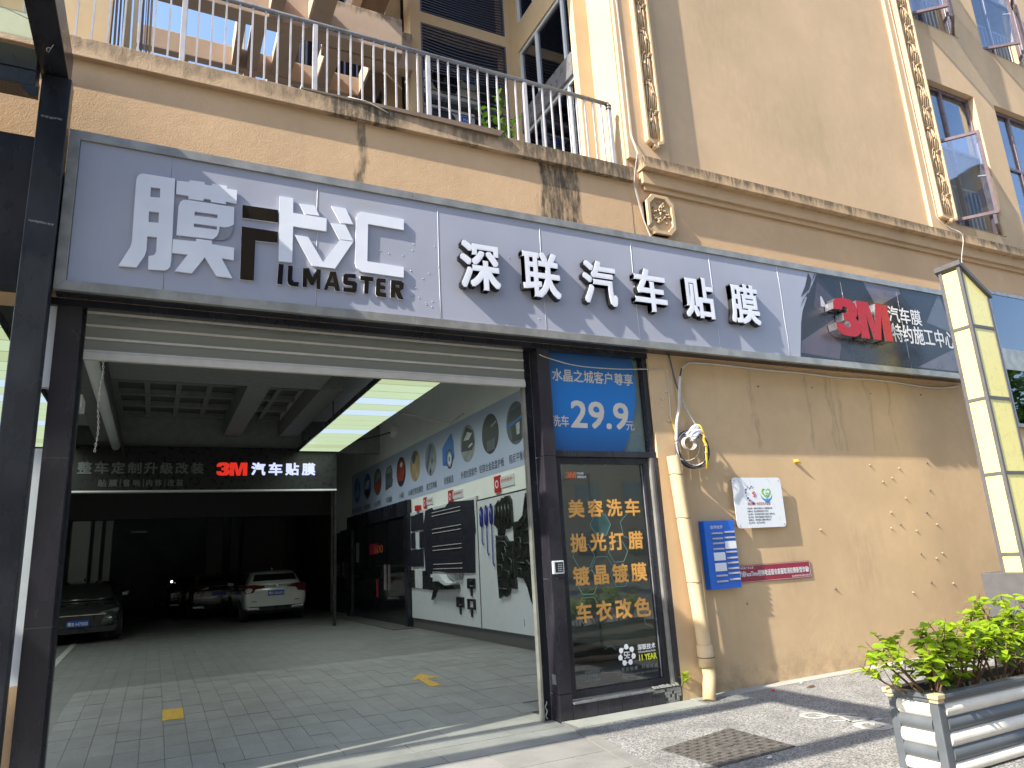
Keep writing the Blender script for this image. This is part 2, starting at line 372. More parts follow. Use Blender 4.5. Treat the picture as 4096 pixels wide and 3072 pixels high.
class MB:
    """collects shapes in world coordinates, then links them as ONE mesh object"""
    def __init__(s): s.v = []; s.f = []; s.sm = []
    def add(s, vs, fs, smooth=False):
        n = len(s.v); s.v += [Vector(p) for p in vs]; s.f += [tuple(i + n for i in f) for f in fs]; s.sm += [smooth] * len(fs)
        return s
    def box(s, x0, x1, y0, y1, z0, z1):
        vs = [(x, y, z) for z in (z0, z1) for x, y in ((x0, y0), (x1, y0), (x1, y1), (x0, y1))]
        return s.add(vs, [(3, 2, 1, 0), (4, 5, 6, 7), (0, 1, 5, 4), (1, 2, 6, 5), (2, 3, 7, 6), (3, 0, 4, 7)])
    def hull(s, bottom, top):
        """two polygons with the same count, joined by sides"""
        n = len(bottom)
        return s.add(list(bottom) + list(top), [tuple(reversed(range(n))), tuple(range(n, 2 * n))] + [(i, (i + 1) % n, (i + 1) % n + n, i + n) for i in range(n)])
    def bar(s, a, b, wd, ht=None, up=(0, 0, 1)):
        a, b = Vector(a), Vector(b); ht = ht or wd
        d = (b - a).normalized(); u = Vector(up)
        if abs(d.dot(u)) > 0.98: u = Vector((0, 1, 0))
        e = d.cross(u).normalized(); u = e.cross(d)
        q = [e * i * wd / 2 + u * j * ht / 2 for i, j in ((-1, -1), (1, -1), (1, 1), (-1, 1))]
        return s.hull([a + k for k in q], [b + k for k in q])
    def tube(s, pts, r, n=8, closed=False, caps=True):
        pts = [Vector(p) for p in pts]; m = len(pts); rr = r if isinstance(r, (list, tuple)) else [r] * m
        vs = []; prev = None
        for i, p in enumerate(pts):
            if closed: d = pts[(i + 1) % m] - pts[i - 1]
            else: d = pts[min(i + 1, m - 1)] - pts[max(i - 1, 0)]
            d.normalize()
            if prev is None:
                u = Vector((0, 0, 1)) if abs(d.z) < 0.9 else Vector((1, 0, 0))
                e = d.cross(u).normalized()
            else:
                e = (prev - d * prev.dot(d)).normalized()
            prev = e; g = d.cross(e)
            vs += [p + (e * math.cos(k * 2 * math.pi / n) + g * math.sin(k * 2 * math.pi / n)) * rr[i] for k in range(n)]
        fs = []
        for i in range(m if closed else m - 1):
            j = (i + 1) % m
            for k in range(n): fs.append((i * n + k, i * n + (k + 1) % n, j * n + (k + 1) % n, j * n + k))
        s.add(vs, fs, True)
        if not closed and caps:
            b = len(s.v) - len(vs)
            s.f += [tuple(b + k for k in reversed(range(n))), tuple(b + (m - 1) * n + k for k in range(n))]; s.sm += [False, False]
        return s
    def cyl(s, a, b, r, n=16, r2=None): return s.tube([a, b], [r, r if r2 is None else r2], n)
    def build(s, name, mat, parent=None, bevel=0.0, loc=None):
        me = bpy.data.meshes.new(name); L = Vector(loc) if loc is not None else wl(parent)
        me.from_pydata([tuple(v - L) for v in s.v], [], s.f)
        me.polygons.foreach_set('use_smooth', s.sm)
        if mat: me.materials.append(M[mat])
        if bevel:
            bm = bmesh.new(); bm.from_mesh(me)
            bmesh.ops.recalc_face_normals(bm, faces=bm.faces)
            ed = [e for e in bm.edges if len(e.link_faces) == 2 and e.calc_face_angle() > 0.5]
            bmesh.ops.bevel(bm, geom=ed, offset=bevel, segments=2, affect='EDGES', profile=0.6, clamp_overlap=True)
            bm.to_mesh(me); bm.free()
        else:
            bm = bmesh.new(); bm.from_mesh(me); bmesh.ops.recalc_face_normals(bm, faces=bm.faces); bm.to_mesh(me); bm.free()
        return link(name, me, parent, L)
def box(name, mat, parent, x0, x1, y0, y1, z0, z1, bevel=0.0):
    return MB().box(x0, x1, y0, y1, z0, z1).build(name, mat, parent, bevel)

# flat shapes with holes and lettering are made in 2-D and laid on a plane by a frame function
def FRONT(y): return lambda x, z, d: Vector((x, y - d, z))          # a face looking towards -y, d towards the street
def RIGHTWALL(X): return lambda s, z, d: Vector((X - d, -s, z))     # the hall's right wall, s runs with -y
def GROUND(zz): return lambda x, y, d: Vector((x, y, zz + d))
def shape(name, loops, depth, frame, mat, parent=None, bevel=0.0, thick_from=0.0):
    cu = bpy.data.curves.new('c', 'CURVE'); cu.dimensions = '2D'; cu.fill_mode = 'BOTH'
    for lp in loops:
        sp = cu.splines.new('POLY'); sp.points.add(len(lp) - 1)
        for p, q in zip(sp.points, lp): p.co = (q[0], q[1], 0, 1)
        sp.use_cyclic_u = True
    cu.extrude = depth / 2
    if bevel: cu.bevel_depth = bevel; cu.offset = -bevel
    o = bpy.data.objects.new('c', cu); COL.objects.link(o)
    me0 = bpy.data.meshes.new_from_object(o.evaluated_get(bpy.context.evaluated_depsgraph_get()))
    bpy.data.objects.remove(o); bpy.data.curves.remove(cu)
    L = wl(parent)
    vs = [tuple(frame(v.co.x, v.co.y, v.co.z + depth / 2 + thick_from) - L) for v in me0.vertices]
    me = bpy.data.meshes.new(name); me.from_pydata(vs, [], [tuple(p.vertices) for p in me0.polygons]); me.materials.append(M[mat])
    bpy.data.meshes.remove(me0)
    return link(name, me, parent)
_gl = {}
def glyph(s):
    if s not in _gl:
        cu = bpy.data.curves.new('t', 'FONT'); cu.body = s; cu.size = 1; cu.resolution_u = 3
        o = bpy.data.objects.new('t', cu); COL.objects.link(o)
        me = bpy.data.meshes.new_from_object(o.evaluated_get(bpy.context.evaluated_depsgraph_get()))
        bpy.data.objects.remove(o)
        bm = bmesh.new(); bm.from_mesh(me); bmesh.ops.remove_doubles(bm, verts=bm.verts, dist=1e-5)
        bmesh.ops.triangulate(bm, faces=bm.faces)
        V = [(v.co.x, v.co.y) for v in bm.verts]; F = [tuple(v.index for v in f.verts) for f in bm.faces]
        E = [tuple(v.index for v in e.verts) for e in bm.edges if len(e.link_faces) == 1]
        xs = [v[0] for v in V]; ys = [v[1] for v in V]
        _gl[s] = (V, F, E, min(xs), max(xs), min(ys), max(ys)); bm.free(); bpy.data.meshes.remove(me)
    return _gl[s]
def text(name, s, x0, x1, z0, z1, frame, mat, parent, depth=0.001, bold=0.0, start=0.0, slant=0.0, n=8, tilt=0.0, skew=0.0):
    """one line of writing fitted to a rectangle; bold thickens the strokes by stacking shifted copies"""
    V, F, E, a, b, c, d = glyph(s)
    em = max(0.6, d - c)
    hh = (z1 - z0) / (d - c); bw = bold * hh * (1.0 if d - c > 0.5 else 1.0)
    sx = (x1 - x0 - 2 * bw) / (b - a); sz = (z1 - z0 - 2 * bw) / (d - c)
    offs = [(0, 0)]
    if bold: offs = [(-1, -1), (1, -1), (1, 1), (-1, 1), (0, -1), (1, 0), (0, 1), (-1, 0), (0, 0)][:9] if n == 8 else [(-1, -1), (1, 1), (1, -1), (-1, 1)]
    vs, fs = [], []
    L = wl(parent)
    for i, (ox, oz) in enumerate(offs):
        top = start + depth + i * 0.00015
        base = len(vs); m = len(V)
        for layer in (top, start):
            for x, y in V:
                px = x0 + bw + (x - a) * sx + ox * bw; pz = z0 + bw + (y - c) * sz + oz * bw
                pz += (px - x0) * tilt
                vs.append(tuple(frame(px + slant * (pz - z0), pz, layer) - L))
        fs += [tuple(base + k for k in f) for f in F]
        if depth > 0.002:
            fs += [(base + p, base + q, base + q + m, base + p + m) for p, q in E]
        else:
            pass
    if depth <= 0.002:                        # drop the unused lower layer
        keep = []; m = len(V)
        for i in range(len(offs)): keep += vs[i * 2 * m: i * 2 * m + m]
        vs = keep; fs = [tuple(k // (2 * m) * m + k % (2 * m) for k in f) for f in fs]
    me = bpy.data.meshes.new(name); me.from_pydata(vs, [], fs); me.materials.append(M[mat])
    return link(name, me, parent)
def circle(cx, cy, rx, ry=None, n=24, a0=0, a1=360):
    ry = ry or rx
    full = abs(a1 - a0) >= 360
    k = n if full else n + 1
    return [(cx + rx * math.cos(R(a0 + (a1 - a0) * i / n)), cy + ry * math.sin(R(a0 + (a1 - a0) * i / n))) for i in range(k)]

# ---------------------------------------------------------------- the ground
gnd = MB().add([(-200, -200, -0.012), (200, -200, -0.012), (200, 200, -0.012), (-200, 200, -0.012)], [(0, 1, 2, 3)]).build('ground', 'asphalt')
tag(gnd, kind='structure')
EDGE = [(3.46, 0.06), (3.43, -0.05), (3.37, -0.42), (3.30, -0.72), (3.24, -1.05), (3.15, -1.55), (3.02, -2.3), (2.90, -3.2), (2.8, -4.2), (2.72, -6.0), (2.7, -9.0)]
path = MB()
n = len(EDGE)
path.add([(x + 0.10, y, 0.004) for x, y in EDGE] + [(22, y, 0.004) for x, y in EDGE], [(i, i + 1, n + i + 1, n + i) for i in range(n - 1)])
po = path.build('path', 'pebble'); tag(po, kind='structure')
ke = MB()
for i in range(n - 1):
    (xa, ya), (xb, yb) = EDGE[i], EDGE[i + 1]
    ke.hull([(xa, ya, -0.02), (xb, yb + 0.004, -0.02), (xb + 0.115, yb + 0.004, -0.02), (xa + 0.115, ya, -0.02)], [(xa, ya, 0.008), (xb, yb + 0.004, 0.008), (xb + 0.115, yb + 0.004, 0.008), (xa + 0.115, ya, 0.008)])
tag(ke.build('path_edging', 'slab'), kind='structure')
wf = MB().box(4.95, 12.5, -0.115, 0.06, -0.02, 0.012).box(3.46, 4.92, -0.30, -0.02, -0.02, 0.010)
tag(wf.build('wall_footing', 'kerb_stone'), kind='structure')

def edge_x(y):
    for (xa, ya), (xb, yb) in zip(EDGE, EDGE[1:]):
        if yb <= y <= ya: return xb + (xa - xb) * (y - yb) / (ya - yb)
    return 3.45
pv = MB().box(-9, 2.7, -9, 0.62, -0.05, -0.008).box(2.7, 3.46, -2.6, 0.62, -0.05, -0.009).build('pavement', 'joint'); tag(pv, kind='structure')
rows = [(0.19, 0.60, 0.9), (-0.115, 0.18, 0.9), (-0.56, -0.125, 0.95), (-1.03, -0.57, 0.95), (-1.50, -1.04, 0.95), (-1.98, -1.51, 0.95), (-2.46, -1.99, 0.95)]
for ri, (ya, yb, ln) in enumerate(rows):
    off = (0.13, 0.53, 0.36, 0.05, 0.5, 0.2, 0.6)[ri]
    x = 3.43 - off
    segs = [(x, 3.46)]
    while x > -2.2: segs.append((x - ln, x)); x -= ln
    for xa, xb in segs:
        ex1, ex0 = edge_x(yb) - 0.008, edge_x(ya) - 0.008
        zt = rnd.uniform(0.0, 0.0025)
        x1t, x1b = min(xb - 0.004, ex1), min(xb - 0.004, ex0)
        if x1b - xa < 0.03: continue
        q = [(xa + 0.004, ya), (x1b, ya), (x1t, yb), (xa + 0.004, yb)]
        b = MB().hull([(p[0], p[1], -0.03) for p in q], [(p[0], p[1], zt) for p in q])
        b.build('slab', 'slab', pv)
# floor of the passage through the building, rising slightly
def fz(y): return 0.0 + 0.125 * max(0.0, min(1.0, (y - 0.6) / 3.0))
fl = MB()
ys = [0.6, 3.6, 34]
fl.add([(x, y, fz(y) - 0.010 if y < 33 else 0.115) for y in ys for x in (-9, 5.28)], [(0, 1, 3, 2), (2, 3, 5, 4)])
flo = fl.build('garage_floor', 'floor_far'); tag(flo, kind='structure')
pm = {}
for iy in range(11):
    ya = 0.61 + iy * 0.405; yb = ya + 0.398
    for ix in range(-5, 26):
        xa = 0.175 - 0.2 * 0 + (ix) * 0.1985 - 0.0; xb = xa + 0.1950
        if xb > 5.2 or (iy == 0 and False): continue
        if ya < 0.9 and xa > 3.4: continue
        q = [(xa, ya), (xb, ya), (xb, yb), (xa, yb)]
        j = rnd.uniform(-0.0015, 0.002)
        b = MB().hull([(p[0], p[1], fz(p[1]) - 0.02) for p in q], [(p[0], p[1], fz(p[1]) + j) for p in q])
        b.build('paver', 'paver', flo)
ln = MB().add([(-1.52, 8.7, 0.1215), (-1.40, 8.7, 0.1215), (-1.55, 17, 0.1215), (-1.66, 17, 0.1215)], [(0, 1, 2, 3)]).build('painted_line', 'paint_white', flo)
arrow = [(3.00, 2.32), (3.15, 2.32), (3.13, 2.80), (3.27, 2.80), (3.16, 3.16), (2.92, 2.80), (3.03, 2.80)]
shape('painted_arrow', [arrow], 0.001, lambda x, y, d: Vector((x, y, fz(y) + 0.004 + d)), 'paint_yellow', flo)
shape('painted_mark', [[(0.165, 2.45), (0.368, 2.43), (0.372, 2.96), (0.172, 2.99)]], 0.001, lambda x, y, d: Vector((x, y, fz(y) + 0.004 + d)), 'paint_yellow', flo)

# painted bicycle symbol
bk = thing('bicycle_marking', 'worn white bicycle symbol painted on the pebble path left of the planter', 'road marking', (5.3, -1.5, 0.006))
G = GROUND(0.0065)
shape('wheel', [circle(5.285, -1.255, 0.125, 0.125), circle(5.285, -1.255, 0.075, 0.075)], 0.001, G, 'paint_white', bk)
shape('wheel', [circle(5.34, -1.80, 0.15, 0.15), circle(5.34, -1.80, 0.085, 0.085)], 0.001, G, 'paint_white', bk)
for a, b in [((5.285, -1.28), (5.45, -1.42)), ((5.47, -1.34), (5.58, -1.47)), ((5.43, -1.40), (5.30, -1.62)), ((5.45, -1.42), (5.52, -1.66)), ((5.30, -1.60), (5.52, -1.66)), ((5.52, -1.66), (5.36, -1.78)), ((5.58, -1.70), (5.44, -1.60)), ((5.24, -1.50), (5.33, -1.57))]:
    MB().bar((a[0], a[1], 0.008), (b[0], b[1], 0.008), 0.036, 0.002).build('frame_bar', 'paint_white', bk)

# manhole cover
mh = thing('manhole_cover', 'rectangular brown iron manhole cover with raised pattern set in the pebble path', 'manhole cover', (4.0, -1.5, 0))
Q = [(3.60, -1.90), (4.40, -1.86), (4.42, -1.13), (3.57, -1.30)]
MB().hull([(x, y, -0.01) for x, y in Q], [(x, y, 0.010) for x, y in Q]).build('plate', 'iron', mh)
rb = MB()
def bil(u, v):
    a = Vector(Q[0]).lerp(Vector(Q[1]), u); b = Vector(Q[3]).lerp(Vector(Q[2]), u); return a.lerp(b, v)
for i in range(15):
    for j in range(11):
        if 5 <= i <= 8 and 4 <= j <= 6: continue
        u0, v0 = (i + 0.14) / 15, (j + 0.12) / 11; u1, v1 = (i + 0.86) / 15, (j + 0.88) / 11
        for (a, b, c_, d_) in ((u0, v0, u0 + 0.01, v1), (u1 - 0.01, v0, u1, v1), ((u0 + u1) / 2 - 0.005, v0, (u0 + u1) / 2 + 0.005, v1), (u0, v1 - 0.012, u1, v1) if (i + j) % 2 else (u0, v0, u1, v0 + 0.012)):
            q = [bil(a, b), bil(c_, b), bil(c_, d_), bil(a, d_)]
            rb.hull([(p.x, p.y, 0.010) for p in q], [(p.x, p.y, 0.0125) for p in q])
ro = rb.build('raised_pattern', 'iron', mh); ro['kind'] = 'stuff'
shape('emblem', [circle(4.0, -1.52, 0.10, 0.05), circle(4.0, -1.515, 0.075, 0.03)], 0.006, GROUND(0.010), 'iron', mh)
# litter
for nm, mt, x, y, sx, sy, lab in [('litter', 'print_red', 5.82, -0.27, 0.07, 0.03, 'small red wrapper lying by the foot of the tan wall'),
                              ('litter', 'paint_yellow', 7.15, -0.16, 0.10, 0.02, 'yellow wrapper scrap on the footing of the tan wall'),
                              ('litter', 'paint_white', 6.35, -0.16, 0.06, 0.03, 'white paper scrap at the wall foot left of the yellow scrap'),
                              ('leaf_litter', 'bark', 6.25, -0.38, 0.16, 0.025, 'long dry brown leaf on the path near the wall'),
                              ('litter', 'paint_white', 4.02, -1.97, 0.05, 0.03, 'cream shell scrap just below the manhole cover')]:
    b = MB()
    k = 7
    pts = [(x + sx / 2 * math.cos(i * 6.283 / k) * rnd.uniform(.7, 1.1), y + sy / 2 * math.sin(i * 6.283 / k) * rnd.uniform(.7, 1.2)) for i in range(k)]
    b.hull([(p[0], p[1], 0.012) for p in pts], [(p[0] * .5 + x * .5, p[1] * .5 + y * .5, 0.022 + rnd.uniform(0, .008)) for p in pts])
    tag(b.build(nm, mt), lab, 'litter')
# ---------------------------------------------------------------- the building
bld = thing('building', 'tan plastered building with a railed terrace over the car film shop passage', 'building', (5, 0, 0))
def wbox(*a, mat='wall_lower', name='wall', **k): return box(name, mat, bld, *a, **k)
wbox(-9, 4.862, 0.0, 0.32, 3.66, 5.80, mat='wall_fascia')
wbox(4.862, 20, 0.004, 0.32, 3.66, 6.10, mat='wall_fascia')
wbox(-9, 4.90, -0.062, 0.30, 5.80, 5.985, mat='ledge', name='ledge', bevel=0.006)
wbox(-9, 4.88, 0.30, 9.0, 5.60, 5.95, mat='terrace_top', name='terrace_slab')
wbox(4.95, 5.19, 0.0, 0.32, -0.1, 3.66, name='pilaster')
wbox(4.862, 4.95, 0.0, 0.32, -0.1, 3.66, name='pilaster')
wbox(5.19, 5.315, 0.022, 0.32, -0.1, 3.66, name='pilaster')
wbox(5.315, 11.9, 0.05, 0.32, -0.1, 3.66)
wbox(11.9, 20, 0.05, 0.32, -0.1, 3.03)
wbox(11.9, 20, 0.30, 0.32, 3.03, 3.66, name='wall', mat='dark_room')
# upper walls of the tall part
for a in [(4.862, 11.33, 6.10, 15), (11.33, 20, 6.10, 6.40), (12.86, 13.48, 6.40, 9.17), (11.33, 20, 9.17, 10.42), (12.86, 13.60, 10.42, 13.2), (11.33, 20, 13.2, 15), (15.2, 16.0, 6.4, 9.17), (15.3, 16.0, 10.42, 13.2)]:
    wbox(a[0], a[1], 0.0, 0.32, a[2], a[3], mat='upper')
wbox(4.86, 5.50, -0.052, 0.0, 6.12, 15, mat='upper', name='pilaster', bevel=0.004)
wbox(10.69, 11.33, -0.052, 0.0, 6.12, 15, mat='upper', name='pilaster', bevel=0.004)
# cornice
wbox(5.0, 20, -0.16, 0.0, 5.965, 6.115, mat='cornice', name='cornice', bevel=0.008)
wbox(5.02, 20, -0.075, 0.0, 5.80, 5.965, mat='cornice', name='cornice', bevel=0.005)
wbox(5.06, 20, -0.035, 0.0, 5.735, 5.80, mat='cornice', name='cornice', bevel=0.004)
# return walls on the terrace side
wbox(4.842, 4.872, 0.0, 0.5, 5.985, 15, mat='side', name='return_wall')
wbox(4.62, 4.86, 0.5, 0.62, 5.985, 15, mat='side', name='return_wall')
for a in [(0.62, 2.3, 9.13, 9.62), (2.08, 2.3, 5.985, 9.13), (2.08, 2.3, 9.62, 15), (0.62, 0.66, 9.62, 15), (0.62, 2.3, 12.4, 15)]:
    wbox(4.62, 4.80, a[0], a[1], a[2], a[3], mat='side', name='return_wall')
# front face with louvres, set back
for a in [(2.94, 3.10, 5.985, 15), (4.52, 4.80, 5.985, 15), (3.10, 4.52, 9.36, 9.55)]:
    wbox(a[0], a[1], 2.3, 2.6, a[2], a[3], mat='side', name='set_back_wall')
wbox(2.70, 2.94, 2.75, 3.0, 5.985, 15, mat='side', name='set_back_wall')
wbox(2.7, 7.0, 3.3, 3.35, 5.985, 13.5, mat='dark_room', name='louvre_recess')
def louvre(z0, z1, pitch, n0, sag=0.0, label=None):
    t = thing('louvre_screen', label, 'louvre', (3.8, 2.32, z0))
    box('louvre_frame', 'louvre', t, 3.10, 3.125, 2.30, 2.36, z0, z1); box('louvre_frame', 'louvre', t, 4.495, 4.52, 2.30, 2.36, z0, z1)
    z = z1 - pitch * 0.6; i = 0
    while z > z0 + 0.01:
        s = sag * math.sin(min(1, (z1 - z) / max(0.01, z1 - n0)) * 3.1416) if z > n0 else 0
        b = MB(); k = 8
        for j in range(k):
            xa = 3.125 + 1.37 * j / k; xb = 3.125 + 1.37 * (j + 1) / k
            ya = 4 * (j / k) * (1 - j / k); yb = 4 * ((j + 1) / k) * (1 - (j + 1) / k)
            b.hull([(xa, 2.30, z - s * ya), (xb, 2.30, z - s * yb), (xb, 2.345, z + 0.022 - s * yb), (xa, 2.345, z + 0.022 - s * ya)],
                   [(xa, 2.30, z + 0.014 - s * ya), (xb, 2.30, z + 0.014 - s * yb), (xb, 2.345, z + 0.036 - s * yb), (xa, 2.345, z + 0.036 - s * ya)])
        b.build('slat', 'louvre', t)
        z -= pitch if z > n0 else 0.155
        i += 1
    return t
louvre(6.0, 9.36, 0.052, 8.55, 0.05, 'dark metal louvre screen on the terrace with air conditioners showing between its lower slats')
louvre(9.55, 12.2, 0.052, 9.6, 0.09, 'dark metal louvre screen above the terrace one, its slats sagging')
def ac_unit(name, x, z, lab, logo=False):
    t = thing(name, lab, 'air conditioner', (x, 2.75, z))
    box('casing', 'rust_white', t, x - 0.20, x + 0.62, 2.55, 2.85, z, z + 0.56, 0.01)
    MB().cyl((x + 0.08, 2.545, z + 0.29), (x + 0.08, 2.535, z + 0.29), 0.235, 24).build('fan_well', 'plastic_black', t)
    g = MB()
    for r_ in (0.06, 0.10, 0.14, 0.18, 0.22): g.tube([(x + 0.08 + r_ * math.cos(a * 0.3927), 2.525, z + 0.29 + r_ * math.sin(a * 0.3927)) for a in range(16)], 0.004, 4, True)
    g.build('fan_grille', 'louvre', t)
    MB().cyl((x + 0.08, 2.53, z + 0.29), (x + 0.08, 2.52, z + 0.29), 0.05, 12).build('fan_hub', 'rail_top', t)
    bd = box('badge', 'blue_sign', t, x + 0.36, x + 0.56, 2.54, 2.55, z + 0.36, z + 0.47)
    if logo: text('lettering', 'Midea', x + 0.42, x + 0.55, z + 0.385, z + 0.44, FRONT(2.539), 'print_white', t)
ac_unit('air_conditioner', 3.42, 7.62, 'white air conditioner with round fan, the lower of two behind the louvre slats', True)
ac_unit('air_conditioner', 3.50, 8.35, 'white air conditioner, the upper of two behind the louvre slats')
MB().box(3.12, 4.5, 2.5, 3.2, 7.55, 7.60).box(3.12, 4.5, 2.5, 3.2, 8.27, 8.32).build('shelf', 'rail_top', bld)

wbox(0.4, 2.6, 0.12, 3.2, 10.6, 18, mat='upper', name='sun_blocker')  # unseen block added to keep the sun off the terrace side windows
# white framed side windows on the return wall (x = 4.62), y 0.62 - 2.08
def side_window(z0, z1, label, lower=False):
    t = thing('side_window', label, 'window', (4.66, 1.3, z0))
    f = 0.05
    for (a, b, c_, d_) in [(0.62, 2.08, z0, z0 + f), (0.62, 2.08, z1 - f, z1), (0.62, 0.66, z0 + f, z1 - f), (2.04, 2.08, z0 + f, z1 - f), (0.80, 0.85, z0 + f, z1 - f), (1.54, 1.60, z0 + f, z1 - f)]:
        box('window_frame', 'white_frame', t, 4.645, 4.70, a, b, c_, d_, 0.004)
    box('pane', 'glass_dark', t, 4.675, 4.680, 0.66, 0.80, z0 + f, z1 - f); box('pane', 'glass_dark', t, 4.675, 4.680, 0.85, 1.54, z0 + f, z1 - f); box('pane', 'glass_dark', t, 4.675, 4.680, 1.60, 2.04, z0 + f, z1 - f)
    return t
side_window(8.03, 9.13, 'dark white-framed window facing the terrace, directly above the grey band')
side_window(5.99, 7.70, 'white-framed terrace window under the grey band with an open sash')
side_window(9.62, 12.0, 'white-framed window highest up on the terrace side wall')
box('window_band', 'rail_top', bld, 4.60, 4.70, 0.62, 2.08, 7.70, 8.03)
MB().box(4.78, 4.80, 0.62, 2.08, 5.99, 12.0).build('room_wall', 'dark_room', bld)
# pergola beams over the terrace, of weathered pinkish render
pg = thing('pergola', 'weathered render pergola of crossing beams above the terrace railing', 'pergola', (1, 2.5, 6))
def pb(*a, name='cross_beam', mat='pergola'): return box(name, mat, pg, *a, bevel=0.012)
pb(-2.5, 2.70, 1.95, 2.18, 8.40, 8.98)
pb(1.66, 2.94, 2.215, 2.40, 8.40, 9.02)
pb(-0.62, 2.6, 3.07, 3.19, 8.40, 8.72)
for x0, x1, y0 in [(1.40, 1.66, 0.7), (0.905, 1.075, 0.75), (0.56, 0.66, 2.18), (-0.05, 0.02, 3.2)]:
    pb(x0, x1, y0, 1.945 if y0 < 1 else (3.06 if y0 < 3 else 4.2), 8.405, 8.80, name='rafter')
for x0, x1 in [(0.76, 0.90), (1.10, 1.36), (1.72, 1.92), (2.36, 2.56)]:
    pb(x0, x1, 2.405 if x0 > 1.5 else 2.185, 3.065, 8.41, 8.78, name='rafter')
    pb(x0, x1, 3.20, 6.5, 8.41, 8.78, name='rafter')
pb(2.25, 2.64, 1.1, 3.0, 9.60, 9.75, name='roof_slab', mat='brown_soffit'); pb(2.11, 2.25, 1.1, 3.0, 9.50, 9.85, name='roof_slab')
pb(-2.6, 0.2, 4.2, 4.45, 8.55, 8.85)
pb(0.66, 0.74, 3.2, 3.5, 8.5, 9.3, name='bracket', mat='rust_white')
# blocks further back on the terrace
wbox(-9, -0.66, 0.42, 0.6, 5.98, 12, mat='side', name='terrace_wall')
t = thing('folded_screen', 'narrow bundle of brown and white upright slats at the far left end of the terrace', 'screen', (-0.55, 0.5, 6))
for i, (x, mt, wd) in enumerate([(-0.655, 'brown_soffit', 0.02), (-0.62, 'planter_cap', 0.02), (-0.585, 'brown_soffit', 0.015), (-0.53, 'side', 0.07), (-0.455, 'side', 0.04), (-0.42, 'white_frame', 0.012), (-0.395, 'louvre', 0.02), (-0.37, 'white_frame', 0.008), (-0.35, 'brown_soffit', 0.015), (-0.325, 'side', 0.02)]):
    MB().bar((x, 0.5 + (i % 2) * 0.06, 5.99), (x - 0.06, 0.5, 9.5), wd, 0.03, (0, 1, 0)).build('slat', mt, t)
gr = thing('barred_wall', 'dark wall with close upright bars behind the pergola beams', 'wall', (3, 6.5, 6))
box('backing', 'dark_room', gr, 1.75, 4.4, 6.6, 6.7, 5.98, 16)
for i in range(20):
    x = 1.9 + i * 0.13
    box('bar', 'louvre', gr, x, x + 0.03, 6.5, 6.54, 6.0, 14)
box('rail', 'louvre', gr, 1.8, 4.4, 6.5, 6.54, 9.1, 9.16)
MB().cyl((2.4, 6.4, 13.6), (2.75, 6.4, 13.2), 0.05, 8).build('conduit', 'rust_white', gr)
# dark strut frames behind the railing on the right
for (a, b, mt) in [((2.47, 3.2, 8.35), (2.47, 2.45, 8.35), 'brown_soffit')]:
    MB().bar(a, b, 0.25, 0.1).build('strut', mt, pg)
box('window_frame', 'white_frame', pg, 1.345, 1.36, 2.0, 2.3, 5.98, 7.6)

# railing
rl = thing('terrace_railing', 'pale painted metal railing with upright balusters along the terrace edge', 'railing', (2, 0.05, 5.98))
MB().tube([(-1.6, 0.05, 6.862), (1.6, 0.05, 6.860), (4.70, 0.05, 6.872)], 0.026, 12).build('top_rail', 'rail_top', rl)
MB().box(-1.6, 4.70, 0.030, 0.062, 5.995, 6.018).build('bottom_rail', 'rail_top', rl)
bal = None
posts = [-1.233, -0.043, 1.147, 2.345, 3.527, 4.705]
for i, p in enumerate(posts):
    po_ = MB().box(p - 0.024, p + 0.024, 0.028, 0.072, 5.985, 6.84).build('post', 'rail', rl, 0.004)
    if i < 5:
        q = posts[i + 1]
        for k in range(1, 10):
            x = p + (q - p) * k / 10
            if bal is None:
                bal = MB().box(x - 0.008, x + 0.008, 0.038, 0.060, 6.018, 6.84).build('baluster', 'rail', rl); bx = x
            else:
                o = link('baluster', bal.data, rl); o.location = Vector((x - bx, 0, 0)) + bal.location
MB().tube([(4.70 + 0.02 * math.cos(a * .5) * 1.2, 0.05 + 0.035 * math.sin(a * .5), 6.87 - 0.003 * a) for a in range(26)], 0.012, 6).build('binding', 'rail_top', rl)
t = tag(MB().hull([(1.0, -0.064, 5.99), (3.10, -0.10, 5.955), (3.06, 0.02, 5.94), (1.0, 0.02, 5.985)], [(1.0, -0.064, 6.005), (3.16, -0.10, 6.03), (3.16, 0.02, 6.02), (1.0, 0.02, 6.0)]).build('loose_board', 'brown_soffit'), 'long dark board lying tilted on the terrace ledge under the railing', 'board')
tag(MB().tube([(1.45, -0.07, 6.01), (1.62, -0.085, 6.0), (1.80, -0.075, 5.955), (1.86, -0.07, 5.935)], 0.006, 6).build('loose_wire', 'cable_white'), 'short pale wire sagging over the terrace ledge', 'wire')
